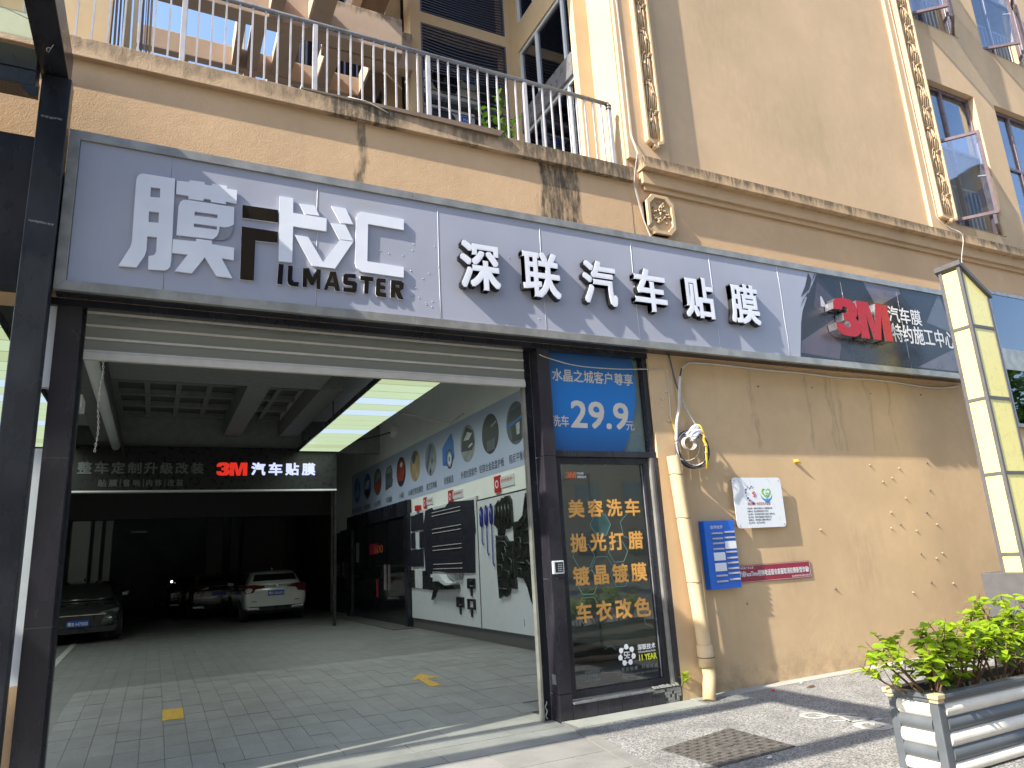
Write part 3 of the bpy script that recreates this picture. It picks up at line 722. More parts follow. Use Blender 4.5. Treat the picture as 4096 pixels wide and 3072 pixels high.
# leafy plant on the terrace
def leaf_mesh(name, L, W, mat, fold=0.25, pinn=False):
    prof = [(0, 0), (0.18, 0.36), (0.42, 0.5), (0.72, 0.33), (1.0, 0)]
    vs, fs = [], []
    for t_, w_ in prof:
        bend = -0.16 * t_ * t_ * L
        vs += [(t_ * L, 0, bend - fold * 0.0), (t_ * L, w_ * W, bend + fold * w_ * W), (t_ * L, -w_ * W, bend + fold * w_ * W)]
    for i in range(4):
        a, b = i * 3, i * 3 + 3
        fs += [(a, b, b + 1, a + 1), (a, a + 2, b + 2, b)]
    me = bpy.data.meshes.new(name); me.from_pydata(vs, [], fs); me.materials.append(M[mat])
    me.polygons.foreach_set('use_smooth', [True] * len(fs)); return me
def aim(o, d, roll=0.0):
    d = Vector(d).normalized()
    x = d; up = Vector((0, 0, 1)); y = up.cross(x)
    if y.length < 1e-3: y = Vector((0, 1, 0))
    y.normalize(); z = x.cross(y)
    m = Matrix((x, y, z)).transposed()
    o.rotation_mode = 'QUATERNION'
    o.rotation_quaternion = (m @ Matrix.Rotation(roll, 3, 'X')).to_quaternion()
rr = random.Random(3)
t = thing('terrace_plant', 'glossy green leafy plant with upright stems standing behind the terrace railing', 'plant', (3.85, 1.2, 5.95))
lm = leaf_mesh('leaflet', 0.15, 0.10, 'leaf_dark')
MB().cyl((3.6, 0.95, 5.95), (3.6, 0.95, 6.12), 0.12, 14, 0.15).build('pot', 'planter_cap', t)
for sx, sy, hh, lean in [(3.60, 0.95, 1.28, 0.02), (3.55, 0.92, 0.95, -0.22), (3.66, 0.97, 0.98, 0.20), (3.52, 0.93, 0.65, -0.34), (3.70, 0.95, 0.6, 0.30), (3.60, 0.9, 0.75, 0.10), (3.57, 0.98, 0.8, -0.10)]:
    pts = [Vector((sx + lean * (k / 6) ** 1.5, sy - 0.05 * k / 6, 6.08 + hh * k / 6)) for k in range(7)]
    MB().tube(pts, [0.010 - 0.001 * k for k in range(7)], 6).build('stem', 'leaf_dark', t)
    nl = int(hh * 20)
    for k in range(nl):
        u = 0.25 + 0.75 * k / nl; i = min(5, int(u * 6)); p = pts[i].lerp(pts[i + 1], u * 6 - i)
        a = k * 2.4 + rr.uniform(-.3, .3)
        o = link('leaf', lm, t, p); sc = rr.uniform(0.75, 1.1) * (1.1 - 0.4 * u); o.scale = (sc,) * 3
        aim(o, (math.cos(a), math.sin(a) * 0.8, rr.uniform(0.25, 0.9)), rr.uniform(-.5, .5))

# carved ornaments
def ornament(name, x0, x1, z0, z1, lab, ypl=-0.052):
    t = thing(name, lab, 'ornament', ((x0 + x1) / 2, ypl, z0))
    cx = (x0 + x1) / 2; hw = (x1 - x0) / 2; F = FRONT(ypl)
    def outline(k, top):
        w_ = hw - k; zz = z0 + k * 1.2
        left = [(cx - w_, top), (cx - w_, zz + 0.12)] + [(cx - w_ + (0.055) * (1 - math.cos(R(a))) * 1.0, zz + 0.12 - 0.055 * math.sin(R(a))) for a in (30, 60, 90)] + [(cx - 0.035, zz + 0.055), (cx - 0.035, zz + 0.02), (cx, zz)]
        right = [(2 * cx - p[0], p[1]) for p in reversed(left[:-1])]
        return left + right
    shape('back_plate', [outline(0.004, z1)], 0.030, F, 'orn', t)
    o1, o2 = outline(0.0, z1), outline(0.026, z1 - 0.001)
    shape('rim', [o1 + list(reversed(o2))], 0.075, F, 'orn', t)
    r2 = random.Random(int(x0 * 10))
    z = z0 + 0.16; i = 0
    w_ = hw - 0.035
    while z < z1 - 0.1:
        b = MB()                               # a bundle of stems
        ln_ = r2.uniform(0.34, 0.42)
        for s in range(5):
            xo = cx + (s - 2) * w_ * 0.34; d = r2.uniform(-.02, .02)
            pts = [(xo, ypl - 0.035, z), (xo + d * 0.6 + (0.02 if i % 2 else -0.02), ypl - 0.048, z + ln_ * 0.5), (xo * 0.5 + cx * 0.5 + d, ypl - 0.05, z + ln_)]
            b.tube(pts, [0.010, 0.012, 0.008], 6)
        b.build('stem_relief', 'orn', t)
        # lotus leaf: wavy disc
        for q in range(2):
            fx = cx + (-0.35 if (i + q) % 2 else 0.35) * w_; fzz = z + ln_ * (0.55 if q else 1.0)
            ring = [(fx + (w_ * 0.60 + 0.012 * math.sin(a * 1.57)) * math.cos(a * 0.5236), ypl - 0.045 - 0.022 * math.sin(a * 1.57 + q), fzz + (0.042 if q == 0 else 0.03) * math.sin(a * 0.5236) + 0.008 * math.sin(a * 2.1)) for a in range(12)]
            if q == 0:
                b = MB(); b.add(ring + [(fx, ypl - 0.05, fzz - 0.015)], [(a, (a + 1) % 12, 12) for a in range(12)], True); b.tube(ring, 0.009, 5, True)
                b.build('lotus_leaf', 'orn_dark', t)
            else:
                b = MB(); b.tube([(fx, ypl - 0.05, fzz), (fx, ypl - 0.062, fzz + 0.035), (fx, ypl - 0.05, fzz + 0.075)], [0.006, 0.020, 0.003], 6); b.build('bud', 'orn', t)
        z += ln_ + 0.02; i += 1
ornament('carved_strip', 5.126, 5.374, 6.29, 12.5, 'carved lotus relief strip, the nearer one at the corner beside the terrace railing')
ornament('carved_strip', 10.885, 11.29, 6.30, 14.5, 'carved lotus relief strip further right, beside the brown casement windows')
t = thing('carved_medallion', 'notched carved flower medallion on the fascia just above the signboard', 'ornament', (5.24, -0.01, 5.4))
mcx, mcz = 5.235, 5.44
def medal(k):
    a_, b_ = 0.20 - k, 0.20 - k; q = 0.07
    zb, zt = 5.155 + k, 5.665 - k
    x0, x1 = mcx - a_, mcx + a_
    return [(x0, zb + q + .02), (x0, zt - q - .02), (x0 + q * .55, zt - q * .75), (x0 + q, zt - q * .3), (x0 + q + .012, zt), (x1 - q - .012, zt), (x1 - q, zt - q * .3), (x1 - q * .55, zt - q * .75), (x1, zt - q - .02), (x1, zb + q + .02), (x1 - q * .55, zb + q * .75), (x1 - q, zb + q * .3), (x1 - q - .012, zb), (x0 + q + .012, zb), (x0 + q, zb + q * .3), (x0 + q * .55, zb + q * .75)]
shape('back_plate', [medal(0.0)], 0.045, FRONT(0.002), 'orn', t)
shape('rim', [medal(0.0) + list(reversed(medal(0.038)))], 0.085, FRONT(0.002), 'orn', t)
r3 = random.Random(11)
for k in range(46):
    a = r3.uniform(0, 6.283); q = r3.random() ** 0.5
    x, z = mcx + 0.115 * q * math.cos(a), 5.41 + 0.165 * q * math.sin(a); s = r3.uniform(0.012, 0.024)
    b = MB(); p = Vector((x, -0.045, z))
    b.tube([p, p + Vector((s * math.cos(k), -0.018, s * math.sin(k))), p + Vector((2 * s * math.cos(k + .8), -0.012, 2 * s * math.sin(k + .8)))], [s * .6, s * .8, s * .2], 5)
    b.build('petal', 'orn' if k % 3 else 'orn_dark', t)

# windows with brown frames on the right
def casement_window(x0, x1, z0, z1, zt, label, mull, nlow=True, sashes=(), group=None):
    t = thing('casement_window', label, 'window', ((x0 + x1) / 2, 0.15, z0), group)
    y0, y1 = 0.10, 0.17; f = 0.055
    fr = [(x0, x1, z0, z0 + f), (x0, x1, z1 - f, z1), (x0, x0 + f, z0 + f, z1 - f), (x1 - f, x1, z0 + f, z1 - f), (mull - f / 2, mull + f / 2, z0 + f, z1 - f), (x0 + f, mull - f / 2, zt, zt + f), (mull + f / 2, x1 - f, zt, zt + f)]
    for a in fr: box('window_frame', 'brown_frame', t, a[0], a[1], y0, y1, a[2], a[3], 0.006)
    for a in [(x0 + f, mull - f / 2), (mull + f / 2, x1 - f)]:
        box('pane', 'glass', t, a[0], a[1], 0.135, 0.14, zt + f, z1 - f)
    box('sill', 'side', t, x0, x1, 0.0, 0.10, z0 - 0.02, z0 - 0.002)
    rb_ = MB()
    for k in range(int((x1 - x0) / 0.125)):
        x = x0 + 0.1 + k * 0.125; rb_ = MB().box(x, x + 0.018, 0.26, 0.278, z0 + 0.03, z0 + 0.92); rb_.build('guard_bar', 'white_frame', t)
    box('guard_rail', 'white_frame', t, x0 + 0.05, x1 - 0.05, 0.255, 0.285, z0 + 0.92, z0 + 0.95)
    for hx, sgn, ang, wd in sashes:
        a = R(ang); dx, dy = math.cos(a) * sgn, -math.sin(a)
        s = MB(); P = lambda u, z: (hx + dx * u, 0.08 + dy * u, z)
        e = 0.05
        for (u0, u1, za, zb) in [(0, wd, z0 + 0.02, z0 + 0.02 + e), (0, wd, zt - e, zt), (0, e, z0 + 0.02 + e, zt - e), (wd - e, wd, z0 + 0.02 + e, zt - e)]:
            nx, ny = -dy * 0.022, dx * 0.022
            q = [(P(u0, 0)[0] + nx, P(u0, 0)[1] + ny), (P(u1, 0)[0] + nx, P(u1, 0)[1] + ny), (P(u1, 0)[0] - nx, P(u1, 0)[1] - ny), (P(u0, 0)[0] - nx, P(u0, 0)[1] - ny)]
            s.hull([(p[0], p[1], za) for p in q], [(p[0], p[1], zb) for p in q])
        so_ = s.build('sash', 'brown_frame', t)
        MB().bar(P(e, (z0 + zt) / 2), P(wd - e, (z0 + zt) / 2), 0.005, zt - z0 - 0.12).build('pane', 'glass', t)
        MB().bar(P(wd - 0.02, z0 + 0.7), P(wd - 0.16, z0 + 0.72), 0.02).build('handle', 'chrome', t)
    return t
casement_window(11.335, 12.855, 6.41, 9.165, 7.93, 'brown framed casement window over the cornice with both lower sashes swung out', 12.03, sashes=[(11.37, 1, 52, 0.70), (12.82, -1, 25, 0.70)])
casement_window(13.485, 15.19, 6.41, 9.165, 7.93, 'brown framed casement window at the right edge with its panes shut', 14.1, sashes=[])
box('pane', 'glass', bld, 13.54, 15.14, 0.13, 0.135, 6.47, 7.93)
casement_window(11.335, 12.855, 10.43, 13.19, 11.95, 'brown casement window with outward sashes at the top edge of the photo, beside the carved strip', 12.03, sashes=[(11.37, 1, 42, 0.72), (12.82, -1, 32, 0.72)])
casement_window(13.605, 15.29, 10.43, 13.19, 11.95, 'brown casement window with outward sashes at the top right corner of the photo', 14.3, sashes=[(13.64, 1, 38, 0.70), (15.25, -1, 30, 0.70)])
for x0, x1, z0 in [(11.33, 12.86, 6.4), (13.48, 15.2, 6.4), (11.33, 12.86, 10.42), (13.60, 15.3, 10.42)]:
    rb_ = MB().box(x0, x1, 2.2, 2.25, z0 - 0.3, z0 + 3).box(x0 - 0.05, x0, 0.32, 2.2, z0 - 0.3, z0 + 3).box(x1, x1 + 0.05, 0.32, 2.2, z0 - 0.3, z0 + 3).box(x0, x1, 0.32, 2.2, z0 + 2.9, z0 + 3).build('room_wall', 'room_white', bld)
    MB().box(x0 + 0.1, x0 + 0.5, 0.9, 0.95, z0 - 0.2, z0 + 2.8).build('curtain', 'curtain', bld)
# shop window band at the far right
t = thing('shop_window', 'wide dark window band under the cornice behind the light column', 'window', (13, 0.1, 3))
for a in [(11.90, 20, 5.24, 5.30), (11.90, 20, 3.96, 4.31), (11.90, 20, 3.03, 3.09)]: box('window_frame', 'steel' if a[2] > 3.5 and a[2] < 5 else 'rail_top', t, a[0], a[1], -0.01, 0.04, a[2], a[3], 0.004)
box('window_frame', 'rail_top', t, 11.86, 11.90, -0.01, 0.04, 3.03, 5.30, 0.004)
box('pane', 'glass_dark', t, 11.90, 20, 0.0, 0.003, 4.31, 5.24); box('pane', 'glass_dark', t, 11.90, 20, 0.0, 0.003, 3.09, 3.96)
MB().box(11.7, 20, 0.003 + 0.0, 0.0035, 3.0, 5.2)
# ---------------------------------------------------------------- signboard
sg = thing('signboard', 'long grey metal shop signboard with white Chinese lettering above the passage', 'shop sign', (4.9, -0.1, 4.3))
SY = -0.19
seams = [-0.726, -0.064, 1.142, 2.308, 3.459, 4.636, 5.785, 6.916, 8.08, 9.24, 10.6]
for a, b in zip(seams, seams[1:]):
    box('panel', 'panel', sg, a + 0.0025, b - 0.0025, SY, SY + 0.03, 3.735, 4.935)
for i, s in enumerate(seams[1:-1]):
    z1 = 4.935; pts = [(s + rnd.uniform(-.005, .005), SY - 0.001, 3.737 + k * 0.2395) for k in range(6)]
    MB().tube(pts, 0.0028 if i not in (0,) else 0.0015, 5).build('sealant', 'seam', sg)
box('backing', 'black', sg, -0.80, 10.66, SY + 0.03, -0.001, 3.66, 5.01)
def mitre(name, pts0, pts1): return MB().hull(pts0, pts1).build(name, 'steel', sg, 0.003)
yo, yi = -0.21, -0.16
def fr(a, b, c_, d_): return mitre('trim', [(p[0], yo, p[1]) for p in (a, b, c_, d_)], [(p[0], yi, p[1]) for p in (a, b, c_, d_)])
O = (-0.805, 10.675, 3.652, 5.015); I = (-0.727, 10.60, 3.734, 4.936)
cuts = [O[0], 2.05, 4.95, 7.75, O[1]]
for k in range(4):
    xa, xb = cuts[k] + (0 if k == 0 else 0.001), cuts[k + 1] - (0 if k == 3 else 0.001)
    ia, ib = (I[0] if k == 0 else xa), (I[1] if k == 3 else xb)
    fr((xa, O[3]), (xb, O[3]), (ib, I[3]), (ia, I[3]))
    fr((ia, I[2]), (ib, I[2]), (xb, O[2]), (xa, O[2]))
fr((O[0], O[2]), (I[0], I[2]), (I[0], I[3]), (O[0], O[3])); fr((I[1], I[2]), (O[1], O[2]), (O[1], O[3]), (I[1], I[3]))
LOGO = {
 '月': [[(-0.314,4.637),(-0.309,4.685),(-0.294,4.712),(-0.272,4.724),(-0.031,4.727),(-0.02,3.988),(-0.025,3.936),(-0.041,3.911),(-0.064,3.899),(-0.181,3.891),(-0.185,4.005),(-0.146,4.018),(-0.133,4.048),(-0.135,4.178),(-0.204,4.175),(-0.203,4.049),(-0.213,4.004),(-0.264,3.896),(-0.389,3.893),(-0.318,4.063),(-0.31,4.108)],[(-0.205,4.613),(-0.136,4.617),(-0.134,4.531),(-0.204,4.525)],[(-0.206,4.395),(-0.133,4.4),(-0.131,4.305),(-0.203,4.3)]],
 '艹': [[(-0.017,4.711),(0.079,4.719),(0.078,4.736),(0.195,4.741),(0.196,4.718),(0.253,4.719),(0.252,4.738),(0.372,4.742),(0.373,4.717),(0.455,4.715),(0.455,4.589),(0.371,4.592),(0.372,4.569),(0.251,4.567),(0.25,4.588),(0.195,4.588),(0.196,4.566),(0.078,4.561),(0.076,4.59),(-0.016,4.59)]],
 '曰': [[(0.006,4.221),(0.008,4.475),(0.019,4.521),(0.04,4.544),(0.075,4.552),(0.438,4.552),(0.441,4.391),(0.406,4.363),(0.366,4.348),(0.33,4.353),(0.326,4.305),(0.313,4.261),(0.283,4.228)],[(0.133,4.455),(0.31,4.459),(0.309,4.423),(0.131,4.419)],[(0.131,4.347),(0.309,4.349),(0.309,4.317),(0.132,4.313)]],
 'curl': [[(0.332,4.35),(0.367,4.345),(0.406,4.36),(0.44,4.385),(0.434,4.33),(0.41,4.272),(0.365,4.235),(0.289,4.228),(0.315,4.261),(0.328,4.305)]],
 '大': [[(-0.018,4.179),(0.156,4.186),(0.155,4.212),(0.274,4.212),(0.276,4.181),(0.451,4.175),(0.453,4.063),(0.357,4.066),(0.447,3.899),(0.326,3.901),(0.227,4.055),(0.138,3.901),(0.011,3.902),(0.099,4.061),(-0.018,4.059)]],
 'bar1': [[(0.504,4.587),(0.8,4.592),(0.803,4.472),(0.505,4.465)]],
 'bar2': [[(0.505,4.383),(0.803,4.383),(0.8,4.277),(0.618,4.269),(0.617,3.899),(0.508,3.898)]],
 '卜': [[(0.808,4.729),(0.925,4.73),(0.928,4.587),(1.223,4.586),(1.222,4.457),(0.93,4.457),(0.928,4.11),(0.815,4.107)]],
 'd1': [[(0.98,4.687),(1.115,4.694),(1.158,4.6),(1.026,4.595)]],
 'd2': [[(1.263,4.719),(1.396,4.717),(1.465,4.568),(1.347,4.565)]],
 'd3': [[(1.258,4.545),(1.393,4.551),(1.467,4.402),(1.34,4.397)]],
 'v': [[(0.945,4.377),(1.061,4.375),(1.194,4.153),(1.34,4.391),(1.467,4.394),(1.302,4.106),(1.099,4.105)]],
 '匚': [[(1.494,4.643),(1.505,4.687),(1.543,4.712),(1.954,4.704),(1.952,4.592),(1.605,4.596),(1.596,4.219),(1.944,4.211),(1.942,4.104),(1.547,4.109),(1.498,4.136),(1.482,4.188)]],
 'I': [[(0.816,4.082),(0.858,4.082),(0.85,3.894),(0.808,3.896)]],
 'L': [[(0.896,4.078),(0.935,4.078),(0.932,3.955),(0.945,3.932),(0.988,3.935),(0.986,3.891),(0.926,3.892),(0.901,3.906),(0.892,3.939)]],
 'M': [[(1.022,4.07),(1.072,4.077),(1.104,3.994),(1.141,4.076),(1.176,4.077),(1.173,3.89),(1.14,3.89),(1.141,3.993),(1.112,3.92),(1.087,3.919),(1.058,3.981),(1.056,3.895),(1.021,3.894)]],
 'A': [[(1.26,4.071),(1.309,4.076),(1.349,3.895),(1.306,3.893),(1.297,3.93),(1.245,3.93),(1.234,3.89),(1.204,3.89)],[(1.282,4.026),(1.29,3.969),(1.258,3.969)]],
 'S': [[(1.394,4.07),(1.49,4.078),(1.492,4.036),(1.418,4.034),(1.415,4.006),(1.48,4.006),(1.503,3.985),(1.497,3.913),(1.477,3.894),(1.375,3.895),(1.377,3.937),(1.454,3.937),(1.458,3.96),(1.394,3.961),(1.373,3.98),(1.376,4.048)]],
 'T': [[(1.531,4.069),(1.652,4.069),(1.651,4.026),(1.611,4.026),(1.604,3.898),(1.564,3.901),(1.569,4.026),(1.53,4.028)]],
 'E': [[(1.697,4.066),(1.769,4.067),(1.768,4.027),(1.72,4.026),(1.718,3.997),(1.765,3.997),(1.763,3.96),(1.716,3.959),(1.715,3.931),(1.771,3.929),(1.771,3.886),(1.688,3.887),(1.672,3.907),(1.679,4.046)]],
 'R': [[(1.819,4.065),(1.913,4.067),(1.944,4.047),(1.937,3.99),(1.904,3.964),(1.938,3.885),(1.889,3.886),(1.858,3.951),(1.851,3.89),(1.812,3.891)],[(1.862,4.024),(1.898,4.022),(1.895,3.997),(1.86,3.998)]],
}

FR = FRONT(SY)
GREYS = {'bar1', 'bar2', 'I', 'L', 'M', 'A', 'S', 'T', 'E', 'R'}
for k, lp in LOGO.items():
    if k in GREYS:
        big = k in ('bar1', 'bar2')
        shape('letter_edge', lp, 0.014, FR, 'halo', sg, bevel=0.0, thick_from=0.004)
        cx = sum(p[0] for p in lp[0]) / len(lp[0]); cz = sum(p[1] for p in lp[0]) / len(lp[0])
        shape('letter', lp, 0.004, FR, 'mirror_black', sg, thick_from=0.0185)
    elif k == 'curl':
        shape('curled_corner', lp, 0.008, FR, 'curl', sg, thick_from=0.008)
    else:
        shape('letter', lp, 0.018, FR, 'white_letter', sg, thick_from=0.006)
        shape('letter_stud', [circle(lp[0][0][0] + 0.02, lp[0][0][1] - 0.0, 0.006, n=8)], 0.006, FR, 'letter_side', sg)
# the six box letters
for ch, x0, x1 in zip('深联汽车贴膜', (2.499, 3.185, 3.902, 4.571, 5.275, 5.967), (2.93, 3.623, 4.332, 5.012, 5.71, 6.422)):
    text('letter_box', ch, x0 - 0.006, x1 + 0.006, 4.050, 4.568, FR, 'plastic_black', sg, depth=0.066, bold=0.028, start=0.008)
    text('letter', ch, x0, x1, 4.056, 4.562, FR, 'white_letter', sg, depth=0.006, bold=0.021, start=0.0755)
# dark printed field with facets
FAC = {'base':[(7.651,4.930),(7.569,4.816),(7.384,4.556),(7.267,4.364),(7.205,4.201),(7.103,3.763),(7.10,3.737),(10.597,3.737),(10.597,4.930)],
 'A':[(7.162,3.95),(7.948,4.374),(7.948,4.126),(7.807,3.76),(7.118,3.794)],
 'B':[(7.684,4.928),(8.542,4.921),(8.672,4.631),(7.969,4.582)],
 'C':[(8.553,4.927),(9.307,4.915),(9.321,4.846),(8.866,4.637),(8.708,4.646)],
 'D':[(9.323,4.914),(10.182,4.929),(9.656,4.474),(9.323,4.83)],
 'E':[(10.188,4.928),(10.234,4.929),(10.367,4.355),(9.792,4.464)],
 'F':[(7.922,4.081),(8.551,4.052),(9.159,3.767),(7.816,3.761)],
 'G':[(10.342,4.115),(10.31,3.766),(9.374,3.764)],
 'H':[(7.623,4.823),(7.923,4.577),(7.696,4.357),(7.486,4.441)],
 'sp1':[(7.483,4.918),(7.53,4.833),(7.454,4.683),(7.272,4.554),(7.393,4.729)],
 'sp2':[(7.421,4.636),(7.516,4.576),(7.359,4.57),(7.233,4.412),(7.308,4.526)],
 'sp3':[(7.63,4.928),(7.52,4.788),(7.589,4.906)],
 'sp4':[(7.639,4.613),(7.666,4.607),(7.727,4.468),(7.62,4.467)]}
fd = shape('printed_field', [FAC['base']], 0.0015, FR, 'f_base', sg, thick_from=0.0008)
for i, k in enumerate('HABCDEFG'): shape('facet', [FAC[k]], 0.0003, FR, 'f_' + k, fd, thick_from=0.0028 + i * 0.0001)
for k in ('sp1', 'sp2', 'sp3'): shape('torn_edge', [FAC[k]], 0.0008, FR, 'f_sp', fd, thick_from=0.0028)
shape('torn_edge', [FAC['sp4']], 0.0003, FR, 'f_lt', fd, thick_from=0.0040)
for s in (8.08, 9.24): MB().tube([(s + rnd.uniform(-.004, .004), SY - 0.004, 3.75 + k * 0.29) for k in range(5)], 0.0022, 5).build('sealant', 'rail_top', sg)
for s, x0, x1, z0, z1 in [('汽车膜', 8.96, 9.68, 4.395, 4.635), ('特约施工中心', 8.965, 10.36, 4.105, 4.375)]:
    text('lettering', s, x0, x1, z0, z1, FR, 'print_white', fd, depth=0.0008, bold=0.014, start=0.0050)
# red box logo
A3 = [(0, .68), (.02, .85), (.13, .96), (.4, 1.0), (.65, .99), (.82, .9), (.87, .75), (.85, .6), (.76, .5), (.86, .42), (.9, .28), (.85, .12), (.7, .02), (.42, 0), (.15, .03), (.02, .15), (0, .32), (.3, .32), (.32, .24), (.42, .22), (.52, .27), (.52, .35), (.45, .41), (.32, .41), (.32, .6), (.43, .6), (.5, .65), (.5, .74), (.42, .78), (.33, .76), (.3, .68)]
AM = [(.885, 0), (.885, .99), (1.33, .99), (1.475, .42), (1.62, .99), (2.07, .99), (2.07, 0), (1.77, 0), (1.77, .66), (1.60, 0), (1.35, 0), (1.18, .66), (1.18, 0)]
def logo3m(parent, frame, x0, x1, z0, z1, mat, depth, start=0.0, skew=0.0, edge=None):
    sx = (x1 - x0) / 2.07; sz = (z1 - z0)
    for nm, A in (('letter', A3), ('letter', AM)):
        lp = [(x0 + p[0] * sx, z0 + p[1] * sz) for p in A]
        if edge: shape('letter_box', [lp], depth, frame, edge, parent, thick_from=start)
        shape(nm, [lp], 0.002 if edge else depth, frame, mat, parent, thick_from=start + (depth + 0.001 if edge else 0))
lg = thing('logo_letters', 'red box letters reading 3M with bright metal edges on the dark end of the signboard', 'logo', (8.2, -0.2, 4.2))
logo3m(lg, FR, 7.68, 8.76, 4.040, 4.565, 'red', 0.125, 0.012, edge='chrome')

# screws and dents of the panels
for k in range(34):
    x = rnd.choice([rnd.uniform(1.55, 2.25), rnd.uniform(1.9, 2.3), rnd.uniform(2.4, 6.8)]); z = rnd.uniform(3.85, 4.5)
    MB().tube([(x, SY, z), (x, SY - 0.004, z)], [0.008, 0.003], 6).build('dent', 'panel', sg)

# ---------------------------------------------------------------- passage opening: jambs, door and shutter
op = thing('door_surround', 'black polished stone and metal surround of the passage and the glass door', 'door surround', (3.5, 0.05, 0))
box('lintel', 'frame_black', op, -0.84, 4.86, 0.004, 0.30, 3.600, 3.659)
jb = box('jamb', 'granite', op, -0.79, -0.622, 0.0, 0.30, -0.05, 3.60, 0.003)
for z in (1.20, 2.40): box('joint', 'plinth', jb, -0.7905, -0.6215, -0.0004, 0.3, z, z + 0.003)
for zz in ((-0.05, 0.235), (0.24, 1.275), (1.28, 2.47), (2.475, 3.60)):
    box('stone_panel', 'granite', op, 3.437, 3.575, 0.0, 0.17, zz[0], zz[1], 0.003)
box('shutter_guide', 'steel', op, 3.325, 3.352, 0.15, 0.21, 0.0, 3.60, 0.003); box('shutter_guide', 'frame_black', op, 3.352, 3.437, 0.17, 0.21, 0.0, 3.60)
box('shutter_guide', 'frame_black', op, -0.622, -0.60, 0.12, 0.20, 0.0, 3.60)
gd = thing('glass_door', 'tall black framed glass door with orange Chinese lettering beside the passage', 'door', (4.2, 0.1, 0.17))
for a in [(3.58, 3.66, 0.17, 2.47), (4.70, 4.76, 0.17, 2.47), (3.66, 4.70, 0.17, 0.235), (3.66, 4.70, 2.405, 2.47)]:
    box('door_frame', 'frame_black', gd, a[0], a[1], 0.06, 0.13, a[2], a[3], 0.003)
MB().box(3.664, 3.668, 0.085, 0.10, 0.24, 2.40).box(4.694, 4.698, 0.085, 0.10, 0.24, 2.40).build('gasket', 'rail_top', gd)
dg = box('door_glass', 'glass_film', gd, 3.668, 4.694, 0.100, 0.104, 0.235, 2.405)
DF = FRONT(0.0995)
rowsT = [('美容洗车', 1.858, 2.040, [(3.735, 3.927), (3.967, 4.157), (4.203, 4.397), (4.435, 4.627)]),
         ('抛光打腊', 1.515, 1.700, [(3.732, 3.925), (3.967, 4.158), (4.197, 4.381), (4.438, 4.628)]),
         ('镀晶镀膜', 1.188, 1.377, [(3.733, 3.928), (3.978, 4.158), (4.204, 4.400), (4.434, 4.637)]),
         ('车衣改色', 0.836, 1.031, [(3.738, 3.924), (3.972, 4.164), (4.203, 4.406), (4.438, 4.642)])]
for s, z0, z1, xs in rowsT:
    for ch, (a, b) in zip(s, xs): text('lettering', ch, a, b, z0, z1, DF, 'print_orange', gd, bold=0.026, start=0.0012)
logo3m(gd, DF, 3.730, 3.858, 2.258, 2.324, 'print_rust', 0.0004, 0.0012)
text('lettering', '汽车膜', 3.868, 3.952, 2.296, 2.321, DF, 'print_white', gd, bold=0.015)
text('lettering', '深联技术', 3.868, 3.983, 2.258, 2.286, DF, 'print_white', gd, bold=0.015)
def hexagon(cx, cz, r, wd=0.005, mat='print_teal', a0=0, n=6):
    P = [(cx + r * math.cos(R(60 * i + a0)), 0.0990, cz + r * math.sin(R(60 * i + a0))) for i in range(n + 1)]
    b = MB()
    for p, q in zip(P, P[1:]): b.bar(p, q, 0.0006, wd, (0, 0, 1)) if abs(p[2] - q[2]) < 1e-4 else b.bar(p, q, 0.0006, wd, (1, 0, 0))
    b.build('hexagon_print', mat, gd)
hexagon(4.11, 1.78, 0.125); hexagon(3.88, 1.475, 0.13); hexagon(4.09, 1.345, 0.13, 0.004); hexagon(4.30, 1.50, 0.12); hexagon(4.30, 1.245, 0.11, 0.004); hexagon(3.90, 1.215, 0.13, 0.006); hexagon(3.89, 0.95, 0.14, 0.005, a0=0, n=4)
hexagon(4.50, 1.75, 0.15, 0.004, a0=100, n=3); hexagon(4.63, 0.82, 0.09, 0.003, a0=100, n=3); hexagon(4.10, 0.52, 0.08, 0.002, a0=20, n=2)
shape('hexagon_fill', [circle(4.11, 1.775, 0.118, n=6)], 0.0003, DF, 'print_teal_dark', gd)
for k in range(7):
    a = R(90 + k * 360 / 7); cx, cz = 4.296 + 0.082 * math.cos(a), 0.490 + 0.082 * math.sin(a) * 0.95
    shape('emblem_dot', [circle(cx, cz, 0.026, n=14)], 0.0004, DF, 'print_white', gd)
    a2 = R(90 + (k + 1) * 360 / 7)
    MB().bar((cx, 0.0990, cz), (4.296 + 0.082 * math.cos(a2), 0.0990, 0.490 + 0.082 * math.sin(a2) * 0.95), 0.0006, 0.006).build('emblem_link', 'print_white', gd)
for a in [(4.262, 4.300, 0.514, 0.522), (4.262, 4.270, 0.494, 0.514), (4.262, 4.292, 0.486, 0.494), (4.284, 4.292, 0.466, 0.486), (4.262, 4.284, 0.458, 0.466), (4.300, 4.308, 0.458, 0.522), (4.308, 4.330, 0.458, 0.466), (4.314, 4.332, 0.510, 0.520), (4.314, 4.332, 0.484, 0.494)]:
    MB().box(a[0], a[1], 0.0985, 0.0990, a[2], a[3]).build('emblem_stroke', 'print_white', gd)
TL = -0.09
